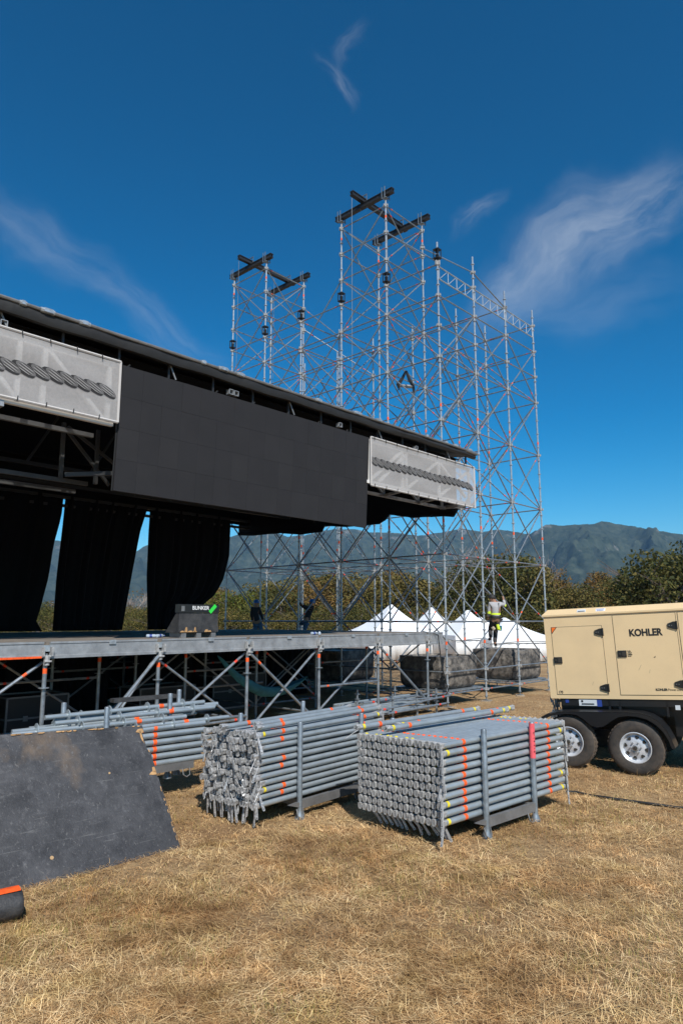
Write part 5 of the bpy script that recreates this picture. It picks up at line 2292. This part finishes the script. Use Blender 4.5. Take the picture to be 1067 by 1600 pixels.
# ------------------------------------------------------------------ people
def skin_obj(name, verts, edges, radii, m, parent, levels=2):
    me = bpy.data.meshes.new(name)
    me.from_pydata([Vector(v) for v in verts], edges, [])
    me.materials.append(M[m])
    o = link(name, me, parent)
    sm = o.modifiers.new('skin', 'SKIN')
    sm.use_smooth_shade = True
    lay = me.skin_vertices[0].data if me.skin_vertices else None
    if lay is None:
        bm = bmesh.new()
        bm.from_mesh(me)
        bm.verts.layers.skin.verify()
        bm.to_mesh(me)
        bm.free()
        lay = me.skin_vertices[0].data
    for k, r_ in enumerate(radii):
        lay[k].radius = r_ if isinstance(r_, tuple) else (r_, r_)
        lay[k].use_root = k == 0
    ss_ = o.modifiers.new('smooth', 'SUBSURF')
    ss_.levels = ss_.render_levels = levels
    return o


def person(label, base, J, s, top, legs_m, hat, lit=True):
    """J: joint positions in metres (x right, y away, z up) above base; s: size factor for the radii"""
    o = thing('person', label, 'person', base)
    k = s
    order = ['pelvis', 'belly', 'chest', 'neck', 'head', 'crown', 'shL', 'elL', 'wrL', 'haL', 'shR', 'elR', 'wrR', 'haR', 'hipL', 'knL', 'anL', 'toL', 'hipR', 'knR', 'anR', 'toR']
    rad = [(.13, .10), (.12, .09), (.15, .10), .05, (.078, .09), (.06, .07), .06, .043, .03, (.036, .02), .06, .043, .03, (.036, .02), .085, .058, .04, .032, .085, .058, .04, .032]
    ed = [(0, 1), (1, 2), (2, 3), (3, 4), (4, 5), (2, 6), (6, 7), (7, 8), (8, 9), (2, 10), (10, 11), (11, 12), (12, 13), (0, 14), (14, 15), (15, 16), (16, 17), (0, 18), (18, 19), (19, 20), (20, 21)]

    def rs(r_, f=1.0):
        return tuple(x * k * f for x in r_) if isinstance(r_, tuple) else (r_ * k * f, r_ * k * f)
    skin_obj('body', [J[n] for n in order], ed, [rs(r_) for r_ in rad], 'skin', o)
    sh = ['belly', 'chest', 'shL', 'elL', 'wrL', 'shR', 'elR', 'wrR', 'pelvis']
    skin_obj('shirt', [J[n] for n in sh], [(0, 1), (1, 2), (2, 3), (3, 4), (1, 5), (5, 6), (6, 7), (0, 8)], [rs(r_, 1.18) for r_ in ((.125, .10), (.155, .11), .065, .05, .038, .065, .05, .038, (.13, .105))], top, o)
    tr = ['pelvis', 'hipL', 'knL', 'anL', 'hipR', 'knR', 'anR']
    skin_obj('trousers', [J[n] for n in tr], [(0, 1), (1, 2), (2, 3), (0, 4), (4, 5), (5, 6)], [rs(r_, 1.16) for r_ in ((.13, .105), .09, .065, .052, .09, .065, .052)], legs_m, o)
    for n1, n2 in (('anL', 'toL'), ('anR', 'toR')):
        skin_obj('shoe', [Vector(J[n1]), Vector(J[n2])], [(0, 1)], [rs((.052, .05)), rs((.046, .036))], 'darkpants', o)
    # face: nose, ears
    hc_, cr = Vector(J['head']), Vector(J['crown'])
    face = Vector(J.get('face', (0, -1, 0)))
    sd = Vector((-face.y, face.x, 0))
    f = MB()
    f.box(hc_ + face * .088 * k, (.022 * k, .022 * k, .03 * k))
    for s_ in (-1, 1):
        f.box(hc_ + sd * s_ * .083 * k, (.018 * k, .018 * k, .05 * k))
    obj('face', f, 'skin', o)
    h = MB()
    up = (cr - hc_).normalized()
    q = up.to_track_quat('Z', 'Y')
    prof = [(.118, .015), (.120, .022), (.104, .045), (.096, .085), (.07, .125), (.03, .142), (.0, .145)] if hat != 'darkshirt' else [(.1, 0), (.0, .1)]
    rr = [[hc_ + q @ Vector((r_ * k * math.cos(2 * math.pi * i / 16) , r_ * k * math.sin(2 * math.pi * i / 16), z_ * k + .01)) for i in range(16)] for r_, z_ in prof]
    rr[-1] = [hc_ + q @ Vector((.004 * math.cos(2 * math.pi * i / 16), .004 * math.sin(2 * math.pi * i / 16), .145 * k + .01)) for i in range(16)]
    h.rings(rr, 0, True)
    obj('hat', h, hat, o, True)
    return o


def j_from_px(base_d, pts, scale_px=1076.9):
    """joint pixels at distance d (plus a small depth offset) to positions relative to the first-listed base"""
    out = {}
    for n, (px, py, dy) in pts.items():
        r = ray(px, py)
        out[n] = CAMP + r * ((base_d + dy) / r.y)
    return out


def px_person(label, d, pts, s, top, legs_m, hat, face):
    J = j_from_px(d, pts)
    lowest = min(J.values(), key=lambda p: p.z)
    base = Vector((J['pelvis'].x, J['pelvis'].y, lowest.z - .03))
    J = {n: p - base for n, p in J.items()}
    J['face'] = face
    return px_person_make(label, base, J, s, top, legs_m, hat)


def px_person_make(label, base, J, s, top, legs_m, hat):
    return person(label, base, J, s, top, legs_m, hat)


WD = 20.62
wk = px_person('worker in grey shirt with yellow bands climbing the scaffold tower, one arm raised', WD, {
    'pelvis': (774, 966, 0), 'belly': (773.5, 958, -.02), 'chest': (773, 947, -.02), 'neck': (771.5, 940.5, 0), 'head': (769, 936.5, .02), 'crown': (769, 932.5, .03),
    'shL': (765.5, 944, 0), 'elL': (764, 956, .02), 'wrL': (763, 964, .10), 'haL': (761.5, 969, .16),
    'shR': (781, 943.5, 0), 'elR': (788.5, 946, .06), 'wrR': (786.5, 937, .12), 'haR': (785, 931.5, .15),
    'hipL': (770.5, 970, .03), 'knL': (766, 983, .22), 'anL': (766.5, 997, .12), 'toL': (763.5, 1000, .22),
    'hipR': (777, 970, .03), 'knR': (774, 986, .16), 'anR': (773, 1005, .06), 'toR': (775, 1009, .18)}, 1.0, 'greyshirt', 'darkpants', 'blackhat', (-.7, .7, 0))


def wk_part(name, m, pxs, d, r_):
    mb = MB()
    b = wk.location
    mb.path([j_from_px(d, {'a': (x, y, dd)})['a'] - b for x, y, dd in pxs], r_, 8)
    obj(name, mb, m, wk, True)


# reflective bands, belt and pouches
Jb = wk.location


def ellipse_ring(px, py, d, rx, ry, h):
    c = j_from_px(d, {'a': (px, py, 0)})['a'] - Jb
    return [[c + Vector((rx * math.cos(2 * math.pi * i / 16), ry * math.sin(2 * math.pi * i / 16), z)) for i in range(16)] for z in (-h / 2, h / 2)]


mb = MB()
mb.rings(ellipse_ring(774, 959.5, WD - .01, .152, .122, .055), 0, False)
obj('reflective_band', mb, 'hiviz', wk, True)
wk_part('sleeve_band', 'hiviz', [(764.6, 955, 0.01), (764.0, 959, .02)], WD, .055)
wk_part('sleeve_band', 'hiviz', [(788.6, 944.2, .06), (787.8, 947.4, .06)], WD, .052)
mb = MB()
mb.rings(ellipse_ring(774, 964.5, WD, .15, .125, .07), 0, False)
obj('tool_belt', mb, 'blackhat', wk, True)
wk_part('pouch', 'khaki', [(769, 980, -.14), (772, 984, -.14)], WD, [.05, .055])
wk_part('glove', 'hiviz', [(777, 976, -.15), (779, 983, -.15), (781, 985, -.15)], WD, [.045, .05, .02])
wk_part('tool_bag', 'teal', [(782, 978, -.1), (782, 986, -.1)], WD, [.05, .03])
wk_part('collar', 'red', [(769.5, 940, .0), (774, 940, .0)], WD, .03)
wk_part('back_strap', 'blackhat', [(779, 942, -.12), (779, 950, -.12), (779.5, 958, -.12)], WD, .012)

sil = {'pelvis': (402, 971, 0), 'belly': (400, 963, 0), 'chest': (399, 953, 0), 'neck': (400, 947, 0), 'head': (400.5, 943.5, 0), 'crown': (400.5, 940.5, 0),
       'shL': (394, 951, 0), 'elL': (393, 962, 0), 'wrL': (395, 970, 0), 'haL': (396, 974, 0), 'shR': (405, 951, 0), 'elR': (408, 961, .05), 'wrR': (411, 969, .1), 'haR': (412, 973, .1),
       'hipL': (399, 975, 0), 'knL': (400, 989, 0), 'anL': (400, 1005, .02), 'toL': (402, 1008, -.1), 'hipR': (405, 974, 0), 'knR': (409, 987, 0), 'anR': (409, 1003, 0), 'toR': (411, 1006, -.1)}
px_person('worker in dark clothes and blue hard hat standing upright behind the deck', 24.1, sil, .98, 'darkshirt', 'jeans', 'helmet', (.6, .8, 0))
sil2 = {'pelvis': (479, 970, 0), 'belly': (481, 962, 0), 'chest': (484, 951, 0), 'neck': (486.5, 945.5, 0), 'head': (487, 942.5, 0), 'crown': (488, 939, 0),
        'shL': (479, 950, .1), 'elL': (472, 947, .1), 'wrL': (468, 941.5, .1), 'haL': (466.5, 938.5, .1), 'shR': (488, 950, -.1), 'elR': (481, 951, -.2), 'wrR': (473, 946, -.2), 'haR': (469.5, 943, -.2),
        'hipL': (475, 973, .1), 'knL': (466, 975, .1), 'anL': (465, 992, .1), 'toL': (461, 995, .0), 'hipR': (478, 975, -.1), 'knR': (476, 985, -.1), 'anR': (477, 1002, 0), 'toR': (473, 1005, -.1)}
px_person('worker in dark shirt and blue hard hat reaching up behind the deck', 23.9, sil2, .98, 'darkshirt', 'jeans', 'helmet', (-.9, .3, .3))

# ------------------------------------------------------------------ dry grass
def straw_mat(name, stops):
    m = bpy.data.materials.new(name)
    m.use_nodes = True
    nt = m.node_tree
    b = nt.nodes['Principled BSDF']
    b.inputs['Roughness'].default_value = .75
    b.inputs['Specular IOR Level'].default_value = .15
    g = nt.nodes.new('ShaderNodeNewGeometry')
    r = nt.nodes.new('ShaderNodeValToRGB')
    while len(r.color_ramp.elements) < len(stops):
        r.color_ramp.elements.new(.5)
    for e, (p, c) in zip(r.color_ramp.elements, stops):
        e.position = p
        e.color = (*c, 1)
    nt.links.new(g.outputs['Random Per Island'], r.inputs[0])
    col = r.outputs[0]
    for (sc, det, st) in ((.75, 5, ((.32, (.58, .44, .33)), (.47, (1.0, .91, .78)), (.66, (1.38, 1.36, 1.30)))), (1.9, 4, ((.36, (.93, .92, .80)), (.5, (1, 1, 1)), (.64, (1.12, 1.02, .92)))), (4.5, 5, ((.30, (.52, .45, .38)), (.5, (1, 1, 1)), (.72, (1.3, 1.27, 1.2))))):
        nz = nt.nodes.new('ShaderNodeTexNoise')
        nz.inputs['Scale'].default_value = sc
        nz.inputs['Detail'].default_value = det
        nz.inputs['Roughness'].default_value = .6
        nt.links.new(g.outputs['Position'], nz.inputs['Vector'])
        rp = nt.nodes.new('ShaderNodeValToRGB')
        rp.color_ramp.elements.new(.5)
        for e, (p, c) in zip(rp.color_ramp.elements, st):
            e.position = p
            e.color = (*c, 1)
        nt.links.new(nz.outputs['Fac'], rp.inputs[0])
        mx = nt.nodes.new('ShaderNodeMix')
        mx.data_type = 'RGBA'
        mx.blend_type = 'MULTIPLY'
        mx.inputs[0].default_value = 1
        nt.links.new(col, mx.inputs[6])
        nt.links.new(rp.outputs[0], mx.inputs[7])
        col = mx.outputs[2]
    nt.links.new(col, b.inputs['Base Color'])
    return m


M['straw'] = straw_mat('dry_blades', [(0, (.20, .115, .055)), (.35, (.33, .205, .108)), (.7, (.46, .315, .175)), (1, (.67, .52, .32))])
M['greenblade'] = straw_mat('olive_blades', [(0, (.15, .155, .05)), (.5, (.25, .235, .085)), (1, (.40, .34, .15))])
M['litter'] = straw_mat('lying_straw', [(0, (.28, .17, .085)), (.5, (.50, .35, .18)), (1, (.85, .68, .42))])


def blades(name, n, mname, ymin, ymax, hmin, hmax, wmin, wmax, lean, green=False, flat=False, power=1.6, seed=1):
    r = np.random.default_rng(seed)
    N = int(n * 2.2)
    t = r.random(N)
    y = (ymin ** (1 - power) + t * (ymax ** (1 - power) - ymin ** (1 - power))) ** (1 / (1 - power))
    x = (r.random(N) * 2 - 1) * (y * .60 + .8)
    # clumpy patches
    f = (np.sin(x * 2.1 + np.sin(y * 1.7) * 1.3) * np.sin(y * 2.6 + np.sin(x * 1.3) * 1.7) + .6 * np.sin(x * 6.3 + 1.7 * np.sin(y * 4.1)) * np.sin(y * 7.1 + 1.2 * np.sin(x * 5.3))) / 1.6
    if green:
        f2 = np.sin(x * 1.3 + 1.0) * np.sin(y * 1.9 + .5 + np.sin(x)) + .5 * np.sin(x * 4.7) * np.sin(y * 5.1)
        keep = (f2 + r.random(N) * .6) > .55
    else:
        keep = (f * .5 + .62) > r.random(N)
    x, y, f = x[keep][:n], y[keep][:n], f[keep][:n]
    n = len(x)
    h = r.uniform(hmin, hmax, n) * (1 + .35 * f)
    w = r.uniform(wmin, wmax, n) * (.7 + .06 * y)
    a = r.uniform(0, 2 * math.pi, n)
    ln_ = r.uniform(.2, 1.0, n) * lean
    dx, dy = np.cos(a), np.sin(a)
    px_, py_ = -dy * w / 2, dx * w / 2
    V_ = np.zeros((n, 5, 3))
    if flat:
        z0 = r.uniform(.004, .028, n)
        V_[:, 0] = np.stack([x - px_, y - py_, z0], 1)
        V_[:, 1] = np.stack([x + px_, y + py_, z0], 1)
        b2 = a + r.normal(0, .25, n)
        V_[:, 2] = np.stack([x + dx * h * .5 + px_, y + dy * h * .5 + py_, z0 + r.uniform(0, .02, n)], 1)
        V_[:, 3] = np.stack([x + dx * h * .5 - px_, y + dy * h * .5 - py_, V_[:, 2, 2]], 1)
        V_[:, 4] = np.stack([x + dx * h * .5 + np.cos(b2) * h * .5, y + dy * h * .5 + np.sin(b2) * h * .5, np.maximum(.004, z0 + r.uniform(-.01, .02, n))], 1)
    else:
        V_[:, 0] = np.stack([x - px_, y - py_, np.zeros(n)], 1)
        V_[:, 1] = np.stack([x + px_, y + py_, np.zeros(n)], 1)
        V_[:, 2] = np.stack([x + dx * h * ln_ * .35 + px_ * .8, y + dy * h * ln_ * .35 + py_ * .8, h * .6], 1)
        V_[:, 3] = np.stack([x + dx * h * ln_ * .35 - px_ * .8, y + dy * h * ln_ * .35 - py_ * .8, h * .6], 1)
        V_[:, 4] = np.stack([x + dx * h * ln_, y + dy * h * ln_, h * (1.05 - .45 * np.minimum(ln_, 1.2))], 1)
    me = bpy.data.meshes.new(name)
    me.vertices.add(n * 5)
    me.vertices.foreach_set('co', V_.reshape(-1).astype(np.float32))
    base = (np.arange(n) * 5)[:, None]
    li = (base + np.array([[0, 1, 2, 3, 3, 2, 4]])).reshape(-1)
    me.loops.add(len(li))
    me.loops.foreach_set('vertex_index', li.astype(np.int32))
    me.polygons.add(n * 2)
    starts = (np.arange(n)[:, None] * 7 + np.array([[0, 4]])).reshape(-1)
    me.polygons.foreach_set('loop_start', starts.astype(np.int32))
    me.materials.append(M[mname])
    me.update(calc_edges=True)
    me.validate()
    o = link(name, me)
    return o


tag(blades('dry_grass', 300000, 'straw', 3.2, 26, .012, .050, .0018, .0042, 2.0, seed=3, power=1.7), 'short dry straw coloured grass all over the field', None, None, 'stuff')
tag(blades('green_grass', 36000, 'greenblade', 3.2, 13, .025, .075, .002, .0042, .7, True, seed=4, power=1.9), 'sparse olive green grass tufts among the dry grass', None, None, 'stuff')
tag(blades('tall_straw', 5000, 'litter', 3.2, 16, .06, .15, .0018, .003, 1.3, False, False, seed=9, power=1.8), 'thin pale stalks standing out of the dry grass', None, None, 'stuff')
def straw_clumps():
    r = np.random.default_rng(77)
    mb = MB()
    for k in range(90):
        y = 3.6 + 12 * r.random() ** 1.6
        x = (r.random() * 2 - 1) * (y * .52)
        sp = r.uniform(.08, .28)
        a0 = r.uniform(0, math.pi)
        for q in range(int(r.uniform(60, 170))):
            cx, cy = x + r.normal(0, sp * 1.6), y + r.normal(0, sp)
            a = a0 + r.normal(0, .7)
            L_ = r.uniform(.05, .16)
            w = r.uniform(.0018, .0034) * (.7 + .06 * y)
            d = Vector((math.cos(a), math.sin(a), 0))
            n_ = Vector((-d.y, d.x, 0)) * w / 2
            z0, z1 = r.uniform(.015, .05), r.uniform(.012, .06)
            c = Vector((cx, cy, 0))
            mb.add([c - d * L_ - n_ + Vector((0, 0, z0)), c - d * L_ + n_ + Vector((0, 0, z0)), c + n_ + Vector((0, 0, max(z0, z1) + .006)), c - n_ + Vector((0, 0, max(z0, z1) + .006)), c + d * L_ + Vector((0, 0, z1))], [(0, 1, 2, 3), (3, 2, 4)])
    me = bpy.data.meshes.new('straw_clumps')
    me.from_pydata(mb.v, [], mb.f)
    me.materials.append(M['litter'])
    return link('straw_clumps', me)


tag(straw_clumps(), 'pale combed clumps of dead straw lying in patches on the field', None, None, 'stuff')
tag(blades('straw_litter', 125000, 'litter', 3.2, 18, .03, .20, .0018, .0040, 1, False, True, seed=5, power=1.7), 'loose pale straw lying on the dry grass', None, None, 'stuff')

# ------------------------------------------------------------------ haze
ztop = max(o.matrix_basis.translation.z + max(v.co.z for v in o.data.vertices) for o in SC.objects if o.name.startswith('mountain')) + 12
hz = MB()
hz.box((0, 1600, (ztop - 2) / 2), (6400, 3900, ztop + 2))
hm = bpy.data.materials.new('thin_haze')
hm.use_nodes = True
nt = hm.node_tree
nt.nodes.clear()
ho = nt.nodes.new('ShaderNodeOutputMaterial')
pv = nt.nodes.new('ShaderNodeVolumePrincipled')
pv.inputs['Color'].default_value = (.34, .64, 1.0, 1)
pv.inputs['Density'].default_value = .00011
pv.inputs['Anisotropy'].default_value = .1
nt.links.new(pv.outputs[0], ho.inputs['Volume'])
M['haze'] = hm
HAZE = True
if HAZE:
    hzo = obj('haze', hz, 'haze')
    tag(hzo, None, None, None, 'stuff')
